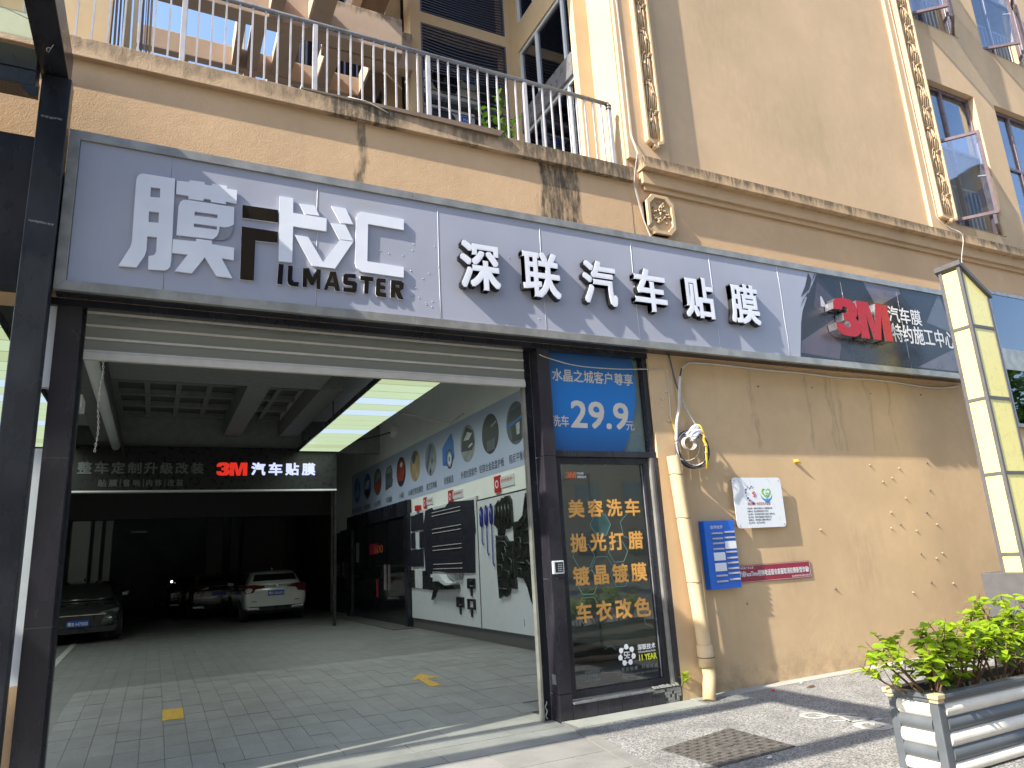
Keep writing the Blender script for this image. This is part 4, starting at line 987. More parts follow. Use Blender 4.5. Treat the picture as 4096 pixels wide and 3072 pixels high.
for s, x0, x1, z0, z1, mt, bo in [('深联技术', 4.432, 4.655, 0.520, 0.575, 'print_white', 0.02), ('SZunionAotoTech', 4.438, 4.650, 0.493, 0.512, 'print_white', 0.01),
                                  ('11 YEAR', 4.440, 4.662, 0.420, 0.478, 'print_lime', 0.03), ('专 业 贴 膜    只 贴 好 膜', 4.215, 4.660, 0.342, 0.378, 'print_grey', 0.0),
                                  ('PROFESSIONAL FILM ONLY STICK GOOD', 4.215, 4.655, 0.300, 0.315, 'print_grey', 0.0), ('扫码微信咨询', 3.79, 3.957, 0.366, 0.398, 'print_grey', 0.0),
                                  ('咨询电话', 3.813, 3.930, 0.330, 0.362, 'print_grey', 0.0), ('13620942000', 3.772, 3.962, 0.298, 0.322, 'print_grey', 0.01)]:
    text('lettering', s, x0, x1, z0, z1, DF, mt, gd, bold=bo, n=4)
# transom window with the blue price film
tw = thing('transom_window', 'black framed window above the glass door with a blue price film', 'window', (4.2, 0.1, 2.53))
box('window_frame', 'frame_black', tw, 3.575, 4.86, 0.02, 0.12, 2.472, 2.535, 0.003)
box('window_frame', 'frame_black', tw, 3.575, 3.612, 0.05, 0.12, 2.536, 3.60, 0.003); box('window_frame', 'frame_black', tw, 4.795, 4.86, 0.03, 0.12, 2.536, 3.60, 0.003)
box('pane', 'glass_door', tw, 3.612, 4.795, 0.088, 0.092, 2.536, 3.60)
box('backing', 'board', tw, 3.612, 4.795, 0.125, 0.13, 2.536, 3.60)
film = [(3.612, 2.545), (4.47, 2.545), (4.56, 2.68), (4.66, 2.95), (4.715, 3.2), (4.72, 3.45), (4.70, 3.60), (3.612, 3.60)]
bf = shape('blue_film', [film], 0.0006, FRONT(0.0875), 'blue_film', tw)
TF = FRONT(0.0865)
text('lettering', '水晶之城客户尊享', 3.650, 4.690, 3.285, 3.425, TF, 'print_cream', tw, bold=0.014)
text('lettering', '洗车', 3.60 + .015, 3.815, 2.795, 2.915, TF, 'print_cream', tw, bold=0.014)
text('lettering', '29.9', 3.835, 4.575, 2.785, 3.085, TF, 'print_cream', tw, bold=0.018, slant=0.06)
text('lettering', '元', 4.540, 4.650, 2.780, 2.880, TF, 'print_cream', tw)
# right jamb, sill and plinth
box('jamb', 'steel', op, 4.768, 4.80, 0.02, 0.06, 0.17, 2.47); box('jamb', 'granite', op, 4.76, 4.862, 0.06, 0.16, 0.17, 2.47, 0.003)
box('jamb', 'granite', op, 4.803, 4.862, 0.0, 0.058, 0.17, 2.47, 0.003)
box('sill', 'rail_top', op, 3.578, 4.50, -0.03, 0.06, 0.140, 0.158, 0.004)
for a, b in [(3.577, 3.84), (3.843, 4.115), (4.118, 4.47)]:
    box('stone_panel', 'granite', op, a, b, -0.012, 0.06, -0.02, 0.139, 0.003)
box('stone_panel', 'granite', op, 4.473, 4.64, -0.012, 0.06, -0.02, 0.09, 0.002)
box('mortar_bed', 'joint', op, 4.473, 4.862, 0.004, 0.06, -0.02, 0.165)
for i in range(12):
    for j in range(5):
        x, z = 4.50 + i * 0.029, 0.0 + j * 0.029
        if x < 4.645 and z < 0.09: continue
        if rnd.random() < 0.12: continue
        box('mosaic_tile', 'slab', op, x, x + 0.026, -0.004, 0.006, z, z + 0.026)
for k in range(14):
    x = rnd.uniform(4.48, 4.85); s = rnd.uniform(0.012, 0.03); z = 0.158
    MB().hull([(x, -0.01, z), (x + s, -0.015, z), (x + s * 1.2, 0.03, z), (x, 0.04, z)], [(x + .002, 0.0, z + s), (x + s * .7, -0.004, z + s * .8), (x + s, 0.02, z + s * .7), (x + .002, 0.03, z + s * .9)]).build('rubble', 'slab', op)
# keypad
kp = thing('keypad', 'small white door keypad fixed on the black pillar left of the glass door', 'keypad', (3.51, 0, 1.38))
box('casing', 'white_sign', kp, 3.447, 3.572, -0.022, 0.0, 1.322, 1.446, 0.006); box('screen', 'plastic_black', kp, 3.470, 3.560, -0.0245, -0.0222, 1.336, 1.432)
for i in range(3):
    for j in range(4): MB().cyl((3.508 + i * 0.017, -0.0248, 1.352 + j * 0.019), (3.508 + i * 0.017, -0.0262, 1.352 + j * 0.019), 0.0055, 8).build('key', 'rail', kp)
# small junction plate and chain at the pillar's foot
tag(MB().tube([(3.36 + 0.008 * math.cos(k), 0.13 + 0.008 * math.sin(k), 0.02 + k * 0.012) for k in range(14)], 0.006, 5).build('padlock_chain', 'steel'), 'short steel chain hanging at the foot of the shutter guide', 'chain')
pl_ = tag(MB().box(3.433, 3.4365, 0.04, 0.11, 0.32, 0.41).build('junction_plate', 'rail_top', None, 0.001), 'small worn metal plate low on the pillar beside the passage', 'plate')

# roller shutter
sh = thing('roller_shutter', 'roller shutter rolled up to the top of the passage, showing four film-backed rows', 'shutter', (1.35, 0.1, 3.2))
zs = [3.60, 3.488, 3.378, 3.270]
for i, z in enumerate([3.592, 3.482, 3.374, 3.268]):
    box('shutter_bar', 'shutter', sh, -0.598, 3.323, 0.085, 0.115, z - 0.010, z + 0.010, 0.004)
for a, b in [(3.494, 3.580), (3.386, 3.470), (3.280, 3.362)]:
    box('shutter_strip', 'shutter_film', sh, -0.598, 3.323, 0.100, 0.105, a, b)
box('shutter_strip', 'shutter_film', sh, -0.598, 3.323, 0.100, 0.105, 3.602, 3.64)
box('bottom_bar', 'shutter', sh, -0.598, 3.323, 0.075, 0.125, 3.196, 3.256, 0.005)
ch = thing('pull_chain', 'thin pale chain hanging down inside the passage near its left jamb', 'chain', (-0.525, 1.0, 2.6))
for k in range(34):
    z = 3.46 - k * 0.0255; x = -0.525 + 0.008 * math.sin(k * 0.3)
    P = [(x + (0.007 * math.cos(a * 1.047) if k % 2 else 0), 1.0 + (0 if k % 2 else 0.007 * math.cos(a * 1.047)), z + 0.018 * math.sin(a * 1.047)) for a in range(6)]
    MB().tube(P, 0.0032, 4, True).build('chain_link', 'rust_white', ch)

# ---------------------------------------------------------------- left side: canopy, post and neighbour front
cn = thing('steel_canopy', 'black steel canopy post and outreaching beams with dirty glass at the left edge', 'canopy', (-0.93, -0.25, 0))
box('post', 'black', cn, -1.014, -0.815, -0.30, -0.143, -0.01, 5.40, 0.006)
box('beam', 'black', cn, -1.035, -0.842, -7.5, -0.13, 5.42, 5.70, 0.006)
box('beam', 'black', cn, -7.5, -1.036, -0.40, -0.25, 5.345, 5.53, 0.004); box('beam', 'black', cn, -7.5, -1.036, -0.39, -0.20, 5.215, 5.344, 0.004)
MB().hull([(-1.13, -0.39, 5.214), (-1.0145, -0.39, 5.214), (-1.0145, -0.39, 5.135), (-1.08, -0.39, 5.135)], [(-1.13, -0.36, 5.214), (-1.0145, -0.36, 5.214), (-1.0145, -0.36, 5.135), (-1.08, -0.36, 5.135)]).build('bracket', 'black', cn)
for y in (-1.86, -3.35, -4.9, -6.6): box('beam', 'black', cn, -7.5, -1.036, y, y + 0.22, 5.45, 5.66, 0.004)
box('beam', 'black', cn, -6.3, -6.1, -7.5, -0.41, 5.46, 5.598, 0.004); box('glazing_bar', 'black', cn, -7.5, -1.036, -1.20, -1.08, 5.53, 5.598)
for xa, xb in [(-7.5, -4.31), (-4.30, -1.04)]:
    box('glass_sheet', 'canopy_glass', cn, xa, xb, -0.70, -0.41, 5.60, 5.612); box('glass_sheet', 'clear_sheet', cn, xa, xb, -1.63, -0.705, 5.60, 5.608)
MB().tube([(-0.93 + 0.02 * math.cos(a * .5), -0.62 - 0.035 * math.sin(a * .5), 5.40 - 0.01) for a in range(2, 9)] + [(-0.905, -0.66, 5.42)], 0.0035, 6).build('hook', 'rail', cn)
for z, s in [(5.02, .3), (4.13, .6)]:
    b = MB(); r5 = random.Random(int(z * 100))
    x = -0.99
    while x < -0.86 + 0.04 * s:
        q = r5.uniform(.008, .02); b.hull([(x, -0.3005, z + r5.uniform(-.01, .01)), (x + q, -0.3005, z + r5.uniform(-.01, .01)), (x + q, -0.3005, z + r5.uniform(.012, .02)), (x, -0.3005, z + r5.uniform(.008, .02))], [(x, -0.303, z), (x + q, -0.303, z), (x + q, -0.303, z + .012), (x, -0.303, z + .01)]); x += q * r5.uniform(.9, 1.4); z -= 0.002 * s
    b.build('tape_residue', 'rail_top', cn)
tag(MB().tube([(-1.6, -0.9, 5.5), (-1.2, -0.95, 5.43), (-0.9, -0.8, 5.44), (-0.83, -0.78, 5.47)], 0.003, 5).build('string', 'cable_white'), 'thin pale string tied around the canopy beam', 'string')
ng = thing('neighbour_signboard', 'dark glossy blank signboard box left of the canopy post', 'sign', (-2, -0.1, 4.3))
box('board', 'frame_black', ng, -5, -1.02, -0.2, -0.002, 3.66, 4.89, 0.006)
nf = thing('neighbour_wall', 'white wall panel with a tan foot seen between the black post and the jamb', 'wall panel', (-1.2, 0.06, 0))
box('panel', 'white_sign', nf, -3.2, -0.792, 0.05, 0.12, 0.826, 2.478, 0.003); box('foot_wall', 'wall_fascia', nf, -3.2, -0.792, 0.045, 0.3, -0.05, 0.824)
box('panel', 'white_sign', nf, -0.86, -0.792, 0.05, 0.12, 2.95, 3.60)
# ---------------------------------------------------------------- the passage behind the shutter
hall = thing('passage_hall', 'dim covered parking hall behind the raised shutter', 'hall', (1.5, 10, 0))
def hb(name, mat, *a, **k): return box(name, mat, hall, *a, **k)
XW = 5.25
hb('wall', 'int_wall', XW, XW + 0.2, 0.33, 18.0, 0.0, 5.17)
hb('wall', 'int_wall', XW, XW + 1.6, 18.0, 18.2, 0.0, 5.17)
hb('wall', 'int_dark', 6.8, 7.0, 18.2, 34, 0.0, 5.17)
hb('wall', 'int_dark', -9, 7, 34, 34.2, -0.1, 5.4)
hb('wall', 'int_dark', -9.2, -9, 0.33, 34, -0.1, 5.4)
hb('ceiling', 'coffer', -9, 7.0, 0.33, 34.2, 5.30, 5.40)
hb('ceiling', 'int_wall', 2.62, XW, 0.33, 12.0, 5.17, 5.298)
hb('wall', 'ceiling', -9, 5.25, 12.20, 12.40, 4.40, 5.30)
hb('ceiling_beam', 'ceiling', -9, 2.6, 3.9, 6.95, 4.76, 5.165)
hb('ceiling_beam', 'ceiling', 1.33, 1.72, 6.955, 12.195, 4.76, 5.29); hb('ceiling_beam', 'ceiling', 2.62, 3.05, 6.955, 12.195, 4.76, 5.16)
hb('ceiling_beam', 'ceiling', -1.35, -1.0, 0.4, 12.19, 4.55, 5.29)
for i in range(5):
    y = 7.55 + i * 1.12
    hb('ceiling_rib', 'ceiling', -0.995, 1.325, y, y + 0.14, 5.17, 5.29); hb('ceiling_rib', 'ceiling', 1.725, 2.615, y, y + 0.14, 5.17, 5.29)
for x in (-0.95, -0.38, 0.19, 0.76, 2.1): hb('ceiling_rib', 'ceiling', x, x + 0.10, 6.956, 12.19, 5.19, 5.288)
hb('soffit', 'int_wall', -3.2, -1.42, 0.4, 12, 4.9, 4.95)
MB().tube([(-0.93, 0.7, 4.42), (-0.93, 9.5, 4.42), (-0.93, 11.9, 4.42)], 0.09, 12).build('duct_pipe', 'int_wall', hall)
MB().tube([(-0.70, 0.7, 4.2), (-0.74, 11.9, 4.2)], 0.03, 8).build('sprinkler_pipe', 'cable_black', hall)
t = thing('wall_speaker', 'small white box with a dark emblem high inside the passage on the left', 'box', (-0.75, 1.1, 3.0))
box('casing', 'rust_white', t, -0.86, -0.655, 0.95, 1.25, 2.99, 3.11, 0.01); box('emblem', 'plastic_black', t, -0.72, -0.68, 0.944, 0.9495, 3.04, 3.08)
# lit ceiling boxes
def light_box(x0, x1, y0, n, z, lab, first=None):
    t = thing('light_box', lab, 'ceiling light', ((x0 + x1) / 2, y0, z))
    L = 0.506
    box('housing', 'frame_black', t, x0 - 0.03, x1 + 0.03, y0 - 0.03, y0 + n * L + 0.03, z + 0.006, z + 0.10)
    pat = 'cbcccycyccbcbcc'
    mats = {'c': 'lit_yellow', 'b': 'lit_blue', 'y': 'lit_cream'}
    for i in range(n): box('panel', mats[pat[i % 15]], t, x0, x1, y0 + i * L + 0.018, y0 + (i + 1) * L - 0.018, z, z + 0.005)
    la = bpy.data.lights.new('panel_lamp', 'AREA'); la.shape = 'RECTANGLE'; la.size = x1 - x0 - .04; la.size_y = n * L - .1
    la.energy = 48; la.color = (0.90, 1.0, 0.96); la.spread = R(150)
    lo_ = bpy.data.objects.new('panel_lamp', la); COL.objects.link(lo_); lo_.parent = t; lo_.location = (0, n * L / 2, -0.006)
    for k in range(4):
        y = y0 + 0.5 + k * (n * L - 1.0) / 3
        MB().cyl((x0 - 0.01, y, z + 0.10), (x0 - 0.01, y, 5.16), 0.014, 6).build('rod', 'cable_black', t)
    return t
light_box(3.095, 4.085, 0.76, 22, 4.38, 'long row of pale green lit ceiling panels hung by the right wall of the passage')
light_box(-2.72, -1.73, 0.76, 22, 4.38, 'long row of lit ceiling panels hung on the left, seen past the black post')
MB().tube([(4.12, 7.2, 4.45), (4.5, 7.1, 4.38), (4.9, 6.9, 4.2), (5.1, 6.6, 4.15), (5.24, 6.3, 4.28)], 0.018, 8).build('hanging_cable', 'cable_white', hall)
MB().cyl((5.15, 10.5, 4.75), (5.15, 10.7, 4.62), 0.09, 12).build('pipe_elbow', 'int_wall', hall)
MB().tube([(4.1, 10.8, 4.45), (4.6, 10.7, 4.55), (5.15, 10.6, 4.7)], 0.02, 6).build('hanging_cable', 'cable_black', hall)

# hanging signboard inside
isg = thing('inner_signboard', 'dark signboard hanging across the hall with grey, red and lit white lettering', 'sign', (1, 12.1, 3.9))
box('board', 'plastic_black', isg, -3.2, 4.05, 12.0, 12.18, 3.44, 4.46); box('edge_strip', 'int_wall', isg, -3.2, 4.05, 11.97, 12.19, 3.40, 3.438)
IF = FRONT(11.999)
for k, chh in enumerate('整车定制升级改装'):
    x = -1.645 + k * 0.327
    text('letter', chh, x, x + 0.275, 3.815, 4.085, IF, 'print_grey', isg, depth=0.01, bold=0.022)
for s, x0, x1 in [('贴 膜', -1.23, -0.85), ('音 响', -0.74, -0.40), ('内 饰', -0.27, 0.04), ('改 装', 0.17, 0.49)]: text('lettering', s, x0, x1, 3.53, 3.69, IF, 'print_grey', isg, depth=0.004, bold=0.015)
for x in (-0.80, -0.335, 0.105): box('divider', 'print_grey', isg, x, x + 0.012, 11.994, 11.999, 3.52, 3.70)
logo3m(isg, IF, 1.20, 1.89, 3.775, 4.090, 'lit_red', 0.03, 0.004)
for k, chh in enumerate('汽车贴膜'):
    x = 1.985 + k * 0.40
    text('letter', chh, x, x + 0.325, 3.785, 4.095, IF, 'lit_white', isg, depth=0.02, bold=0.030)
hb('sign_support', 'plastic_black', 4.00, 4.06, 12.0, 12.1, 0.12, 3.40)

# banner on the right wall
RW = RIGHTWALL(XW)
bn = thing('service_banner', 'long grey-blue banner on the right inner wall with eleven round pictures and captions', 'banner', (XW, 9, 3.5))
box('sheet', 'banner', bn, XW - 0.006, XW - 0.001, 3.45, 15.25, 2.935, 4.175)
RB = RIGHTWALL(XW - 0.006)
def disc(cy, mat, r=0.36, rz=0.36, dz=0, dy=0, st=0.0, n=28, name='picture'): return shape(name, [circle(-cy + dy, 3.665 + dz, r, rz, n)], 0.0012, RB, mat, bn, thick_from=0.001 + st)
for k, c in dict(pb_blue=(0.02, 0.16, 0.55), pb_lite=(0.25, 0.48, 0.62), pb_dark=(0.035, 0.04, 0.05), pb_red=(0.32, 0.06, 0.03), pb_tan=(0.42, 0.32, 0.17), pb_grey=(0.26, 0.28, 0.30), pb_steel=(0.10, 0.12, 0.15), pb_white=(0.55, 0.58, 0.62)).items():
    M[k] = simple(k, c, 0.35, var=0.35, scale=5)
cy = [14.6, 13.46, 12.42, 11.36, 10.36, 9.30, 8.25, 7.19, 6.17, 5.13, 4.10]
def poly(cyc, pts, mat, st): return shape('picture_detail', [[(-cyc + x, 3.665 + z) for x, z in pts]], 0.0008, RB, mat, bn, thick_from=st)
disc(cy[0], 'pb_blue'); poly(cy[0], [(-.25, -.12), (-.1, .02), (.12, .04), (.26, -.08), (.26, -.18), (-.25, -.2)], 'pb_lite', .003); poly(cy[0], [(-.02, .05), (.1, .3), (.16, .3), (.1, .05)], 'pb_white', .003)
disc(cy[1], 'pb_blue'); poly(cy[1], [(-.3, -.05), (-.12, .14), (.22, .16), (.1, -.08)], 'pb_white', .003); poly(cy[1], [(-.3, -.12), (.3, -.08), (.22, -.28), (-.2, -.28)], 'pb_dark', .004)
disc(cy[2], 'pb_steel'); poly(cy[2], [(-.32, -.05), (.02, .0), (.3, .12), (.3, -.1), (.05, -.28), (-.25, -.22)], 'pb_red', .003); poly(cy[2], [(-.2, .0), (.0, .28), (.2, .2), (.25, .1)], 'pb_grey', .0035)
shape('picture', [[(-cy[3] - .33, 3.35), (-cy[3] - .33, 3.75), (-cy[3] - .2, 3.93), (-cy[3] + .15, 3.95), (-cy[3] + .3, 3.78), (-cy[3] + .28, 3.6), (-cy[3] + .34, 3.56), (-cy[3] + .25, 3.4)]], .0012, RB, 'pb_steel', bn, thick_from=.001); poly(cy[3], [(-.2, .1), (-.12, .24), (.12, .24), (.22, .1)], 'pb_grey', .003)
disc(cy[4], 'pb_dark'); poly(cy[4], [(-.25, -.2), (-.3, .12), (-.1, .3), (.24, .28), (.3, -.02), (.15, -.22)], 'pb_red', .003); poly(cy[4], [(-.1, .16), (.02, .24), (.16, .18), (.05, .1)], 'pb_white', .004)
disc(cy[5], 'pb_tan'); poly(cy[5], [(-.25, .2), (-.1, .33), (.12, .33), (.18, .1), (-.12, .05)], 'pb_steel', .003); poly(cy[5], [(-.05, .0), (.1, .25), (.2, .2), (.12, -.05)], 'pb_tan', .004)
disc(cy[6], 'pb_grey'); poly(cy[6], [(-.3, -.12), (-.05, .33), (.1, .3), (-.1, -.1), (-.22, -.26)], 'pb_steel', .003); poly(cy[6], [(.04, -.06), (.1, .02), (.14, -.06), (.08, -.12)], 'pb_dark', .004); poly(cy[6], [(-.08, -.26), (-.02, -.18), (.03, -.26), (-.04, -.34)], 'pb_dark', .004); poly(cy[6], [(-.12, .1), (-.03, .26), (.0, .1)], 'pb_blue', .0045)
shape('picture', [[(-cy[7] - .34, 3.42), (-cy[7] - .34, 3.78), (-cy[7] - .1, 3.9), (-cy[7] + .2, 4.02), (-cy[7] + .3, 3.82), (-cy[7] + .33, 3.5), (-cy[7] + .1, 3.36)]], .0012, RB, 'pb_blue', bn, thick_from=.001)
disc(cy[7], 'pb_dark', .175, .20, -.16, .06, .002); disc(cy[7], 'pb_grey', .135, .16, -.16, .06, .0035); disc(cy[7], 'pb_white', .10, .12, -.16, .06, .005); disc(cy[7], 'pb_blue', .04, .05, -.16, .06, .0065)
disc(cy[8], 'pb_grey'); poly(cy[8], [(-.32, -.12), (-.28, .12), (-.05, .33), (.28, .2), (.33, -.05), (.2, -.16)], 'pb_dark', .003); poly(cy[8], [(-.2, .08), (.0, .22), (.24, .16), (.06, .06)], 'pb_white', .004); poly(cy[8], [(.04, -.1), (.26, -.05), (.2, -.02), (.04, -.06)], 'pb_white', .0045)
disc(cy[9], 'pb_dark'); poly(cy[9], [(-.18, -.3), (-.15, -.12), (.2, -.1), (.15, -.3)], 'pb_steel', .003); poly(cy[9], [(.05, .1), (.28, .16), (.28, .2), (.05, .14)], 'pb_grey', .003)
disc(cy[10], 'pb_steel'); poly(cy[10], [(-.32, .05), (-.2, .22), (.28, .26), (.32, .06)], 'pb_dark', .003); poly(cy[10], [(-.15, -.3), (-.2, .0), (.22, .04), (.16, -.3)], 'pb_dark', .003); poly(cy[10], [(-.3, -.05), (.26, .06), (.28, .10), (-.3, .0)], 'pb_blue', .004); poly(cy[10], [(.02, -.2), (.0, -.02), (.14, .0), (.12, -.2)], 'pb_white', .0045)
for s, ya, yb in [('隐形车衣/曜光车衣', 15.20, 14.08), ('玻璃隔热膜', 13.84, 13.18), ('全车改色膜', 12.78, 12.16), ('电动踏板', 11.62, 11.12), ('小桌板', 10.54, 10.17), ('360航空软包脚垫', 9.84, 8.78), ('航空铝地板', 8.56, 7.91), ('轮毂锻造', 7.48, 6.96), ('外观包围套件', 6.57, 5.78), ('铝镁合金底盘护板', 5.67, 4.62), ('阻尼平衡杆', 4.41, 3.78)]:
    text('caption', s, -ya, -yb, 3.02, 3.17, RB, 'print_dark', bn, bold=0.006, start=0.001, n=4)

# small header tags
def tagsign(ya, yb, z0, z1, s, lab):
    t = thing('header_tag', lab, 'sign', (XW, (ya + yb) / 2, z0))
    w_ = (ya - yb)
    box('card', 'board', t, XW - 0.02, XW - 0.001, yb, ya - w_ * 0.28, z0 + 0.04, z1 - 0.01, 0.004)
    box('red_tab', 'print_red', t, XW - 0.035, XW - 0.001, ya - w_ * 0.30, ya, z0 - 0.02, z1 + 0.02)
    RWt = RIGHTWALL(XW - 0.020)
    text('lettering', s, -(ya - w_ * 0.36), -(yb + w_ * 0.06), (z0 + z1) / 2 + 0.005, z1 - 0.05, RWt, 'print_rust', t, bold=0.01, n=4, start=.0005)
    shape('icon', [circle(-(ya - w_ * 0.15), (z0 + z1) / 2, w_ * 0.09, 0.07, 14), circle(-(ya - w_ * 0.15), (z0 + z1) / 2, w_ * 0.06, 0.045, 14)], 0.001, RIGHTWALL(XW - 0.0355), 'print_white', t)
tagsign(8.72, 8.18, 2.66, 2.86, '个性运动装饰', 'red and white header tag farthest from the entrance, under the banner')
tagsign(7.22, 6.50, 2.64, 2.85, '便捷储物', 'red and white header tag above the big dark board, the middle one of three')
tagsign(5.01, 4.27, 2.62, 2.86, '内外防护', 'red and white header tag nearest the entrance, above the embossed metal plates')
hb('red_bracket', 'print_red', XW - 0.10, XW - 0.001, 8.95, 9.12, 2.62, 2.74)
hb('wall_skirting', 'plinth', XW - 0.012, XW - 0.001, 0.4, 9.6, 0.05, 0.325)
pn = thing('display_board', 'white display board holding dark mats, the farther of two on the right inner wall', 'display board', (XW, 7.7, 0.33))
box('board', 'board', pn, XW - 0.045, XW - 0.013, 5.80, 9.60, 0.33, 2.62, 0.003); box('edge', 'rail', pn, XW - 0.05, XW - 0.0, 5.785, 5.80, 0.32, 2.63)
pr_ = thing('display_board', 'white display board holding embossed metal plates, nearest the entrance on the right inner wall', 'display board', (XW, 4, 0.33))
box('board', 'board', pr_, XW - 0.04, XW - 0.013, 2.0, 5.770, 0.33, 2.53, 0.003)
for a in [(2.0, 5.775, 2.532, 2.55), (5.772, 5.784, 0.33, 2.53)]: box('edge', 'plastic_black', pr_, XW - 0.045, XW - 0.002, a[0], a[1], a[2], a[3])
for y in (4.12, 3.77): box('slot', 'plastic_black', pr_, XW - 0.043, XW - 0.0402, y, y + 0.012, 0.45, 0.56)
RP = RIGHTWALL(XW - 0.046)
bmx = thing('trunk_board', 'large dark board with four pairs of bright bars hanging on the farther display board', 'board', (XW, 7.3, 1.3))
shape('sheet', [[(-8.50, 2.58), (-8.12, 2.61), (-8.05, 2.56), (-7.32, 2.56), (-7.08, 2.64), (-5.90, 2.57), (-5.86, 2.0), (-5.90, 1.95), (-5.95, 1.27), (-7.3, 1.27), (-7.8, 1.31), (-8.58, 1.32), (-8.66, 1.9), (-8.64, 2.3)]], 0.025, RP, 'plastic_dark', bmx)
for z in (2.50, 2.43, 2.16, 2.08, 1.81, 1.73, 1.45, 1.36): box('bright_bar', 'rail', bmx, XW - 0.085, XW - 0.0715, 6.5, 8.07, z - 0.008, z + 0.008)
def mat_set(lst, mat, lab, grp=None):
    for i, (ya, yb, z0, z1) in enumerate(lst):
        o = box('hanging_mat', mat if isinstance(mat, str) else mat[i], None, XW - 0.075, XW - 0.047, yb, ya, z0, z1, 0.006); tag(o, lab[i] if isinstance(lab, list) else lab, 'mat', grp)
mat_set([(9.50, 9.24, 2.20, 2.54), (9.22, 8.96, 2.20, 2.55), (8.94, 8.70, 2.20, 2.56), (9.50, 9.26, 1.82, 2.16), (8.93, 8.70, 1.81, 2.16), (9.52, 9.27, 1.42, 1.79), (9.25, 9.0, 1.42, 1.79), (8.98, 8.73, 1.42, 1.79)], 'plastic_dark',
        ['small dark mat, ' + q for q in ('left of three in the top row of the display board', 'middle of three in the top row of the display board', 'right of three in the top row of the display board', 'left of two in the second row of the display board', 'right of two in the second row of the display board', 'left of three in the third row of the display board', 'middle of three in the third row of the display board', 'right of three in the third row of the display board')], 'small dark mats on the display board')
mat_set([(9.55, 9.32, 0.97, 1.35), (9.28, 9.08, 0.97, 1.36), (9.02, 8.84, 0.96, 1.35), (8.78, 8.52, 0.95, 1.33), (8.48, 8.22, 0.94, 1.33)], ['embossed', 'board', 'board', 'plastic_black', 'plastic_dark'],
        ['dark strip mat, leftmost of the bottom row on the display board', 'left one of the two white strip mats on the display board', 'right one of the two white strip mats on the display board', 'black strip mat right of the two white ones', 'dark strip mat at the right end of the bottom row'])
t = thing('armrest_tray', 'grey armrest with curved white tray mounted under the large dark board', 'tray', (XW, 7.2, 1.1))
shape('side', [[(-8.1, .98), (-8.1, 1.1), (-7.85, 1.12), (-7.3, 1.10), (-7.05, 1.06), (-6.72, 1.06), (-6.70, .98), (-7.9, .95)]], .12, RP, 'embossed', t)
shape('tray', [[(-7.86, 1.26), (-7.34, 1.25), (-7.2, 1.16), (-7.0, 1.1), (-6.76, 1.09), (-6.78, 1.06), (-7.05, 1.05), (-7.3, 1.1), (-7.5, 1.2), (-7.85, 1.2)]], .16, RP, 'board', t, thick_from=.02)
shape('lever', [[(-8.2, .74), (-8.05, .80), (-7.86, 1.0), (-7.98, 1.02), (-8.12, .88)]], .05, RP, 'plastic_black', t)
shape('fins', [[(-7.3, 1.27), (-6.5, 1.27), (-6.55, 1.16), (-6.9, 1.13), (-7.2, 1.2)]], .05, RP, 'rail_top', t)
for y, z, lab, solid in [(6.14, 1.08, 'small black square holder with a stem, the top one of three', True), (6.70, .74, 'small black square holder with a stem, the lower left one of three', True), (6.16, .72, 'small open black square frame with a stem, the lower right one of three', False)]:
    t = thing('square_holder', lab, 'holder', (XW, y, z))
    o_ = [(-y - .17, z - .09), (-y + .17, z - .09), (-y + .17, z + .09), (-y - .17, z + .09)]; i_ = [(-y - .11, z - .055), (-y + .11, z - .055), (-y + .11, z + .055), (-y - .11, z + .055)]
    shape('frame', [o_, i_], .03, RP, 'plastic_black', t); box('stem', 'plastic_black', t, XW - .07, XW - .05, y - .03, y + .03, z - .22, z - .0905)
    if solid: box('block', 'embossed', t, XW - .10, XW - .0475, y - .09, y + .08, z - .03, z + .05, .008)
for y, z0, z1, lab in [(5.54, 1.74, 2.37, 'short blue rod on the white board, left of three'), (5.33, 1.56, 2.38, 'blue rod of middle length on the white board'), (5.12, 1.37, 2.39, 'longest blue rod on the white board, right of three')]:
    t = thing('damper_rod', lab, 'rod', (XW, y, z1))
    M.setdefault('rod_blue', simple('rod_blue', (0.015, 0.02, 0.22), 0.3))
    x = XW - .07
    MB().tube([(x, y, z1), (x, y, z1 - .28), (x, y, z1 - .32)], [.035, .035, .012], 10).build('barrel', 'rod_blue', t)
    MB().tube([(x, y, z1 - .30), (x, y, z0 + .04), (x, y - .03, z0 + .03), (x, y - .04, z0)], .012, 8).build('stem', 'rod_blue', t); MB().cyl((x, y, z1 + .002), (x, y, z1 + .04), .018, 8).build('tip', 'plastic_black', t)
def plate(name, loops, lab, ribs):
    t = thing(name, lab, 'metal plate', (XW, -loops[0][0], loops[0][1]))
    shape('sheet', [loops], .035, RIGHTWALL(XW - .041), 'embossed', t, bevel=.006)
    for r_ in ribs:
        MB().tube([(XW - .084, -p[0], p[1]) for p in r_], .016, 6).build('rib', 'embossed', t)
    return t
plate('skid_plate', [(-5.0, 2.06), (-4.95, 2.38), (-4.85, 2.42), (-4.8, 2.46), (-4.72, 2.42), (-4.66, 2.49), (-4.58, 2.47), (-4.52, 2.50), (-4.40, 2.50), (-4.32, 2.42), (-4.30, 2.02), (-4.45, 1.96), (-4.62, 1.96), (-4.66, 1.86), (-4.87, 1.87), (-4.86, 1.98)], 'upper left embossed metal plate with upright ribs on the white board',
      [[(-4.9 + k * .13, 2.08), (-4.9 + k * .13, 2.36)] for k in range(5)])
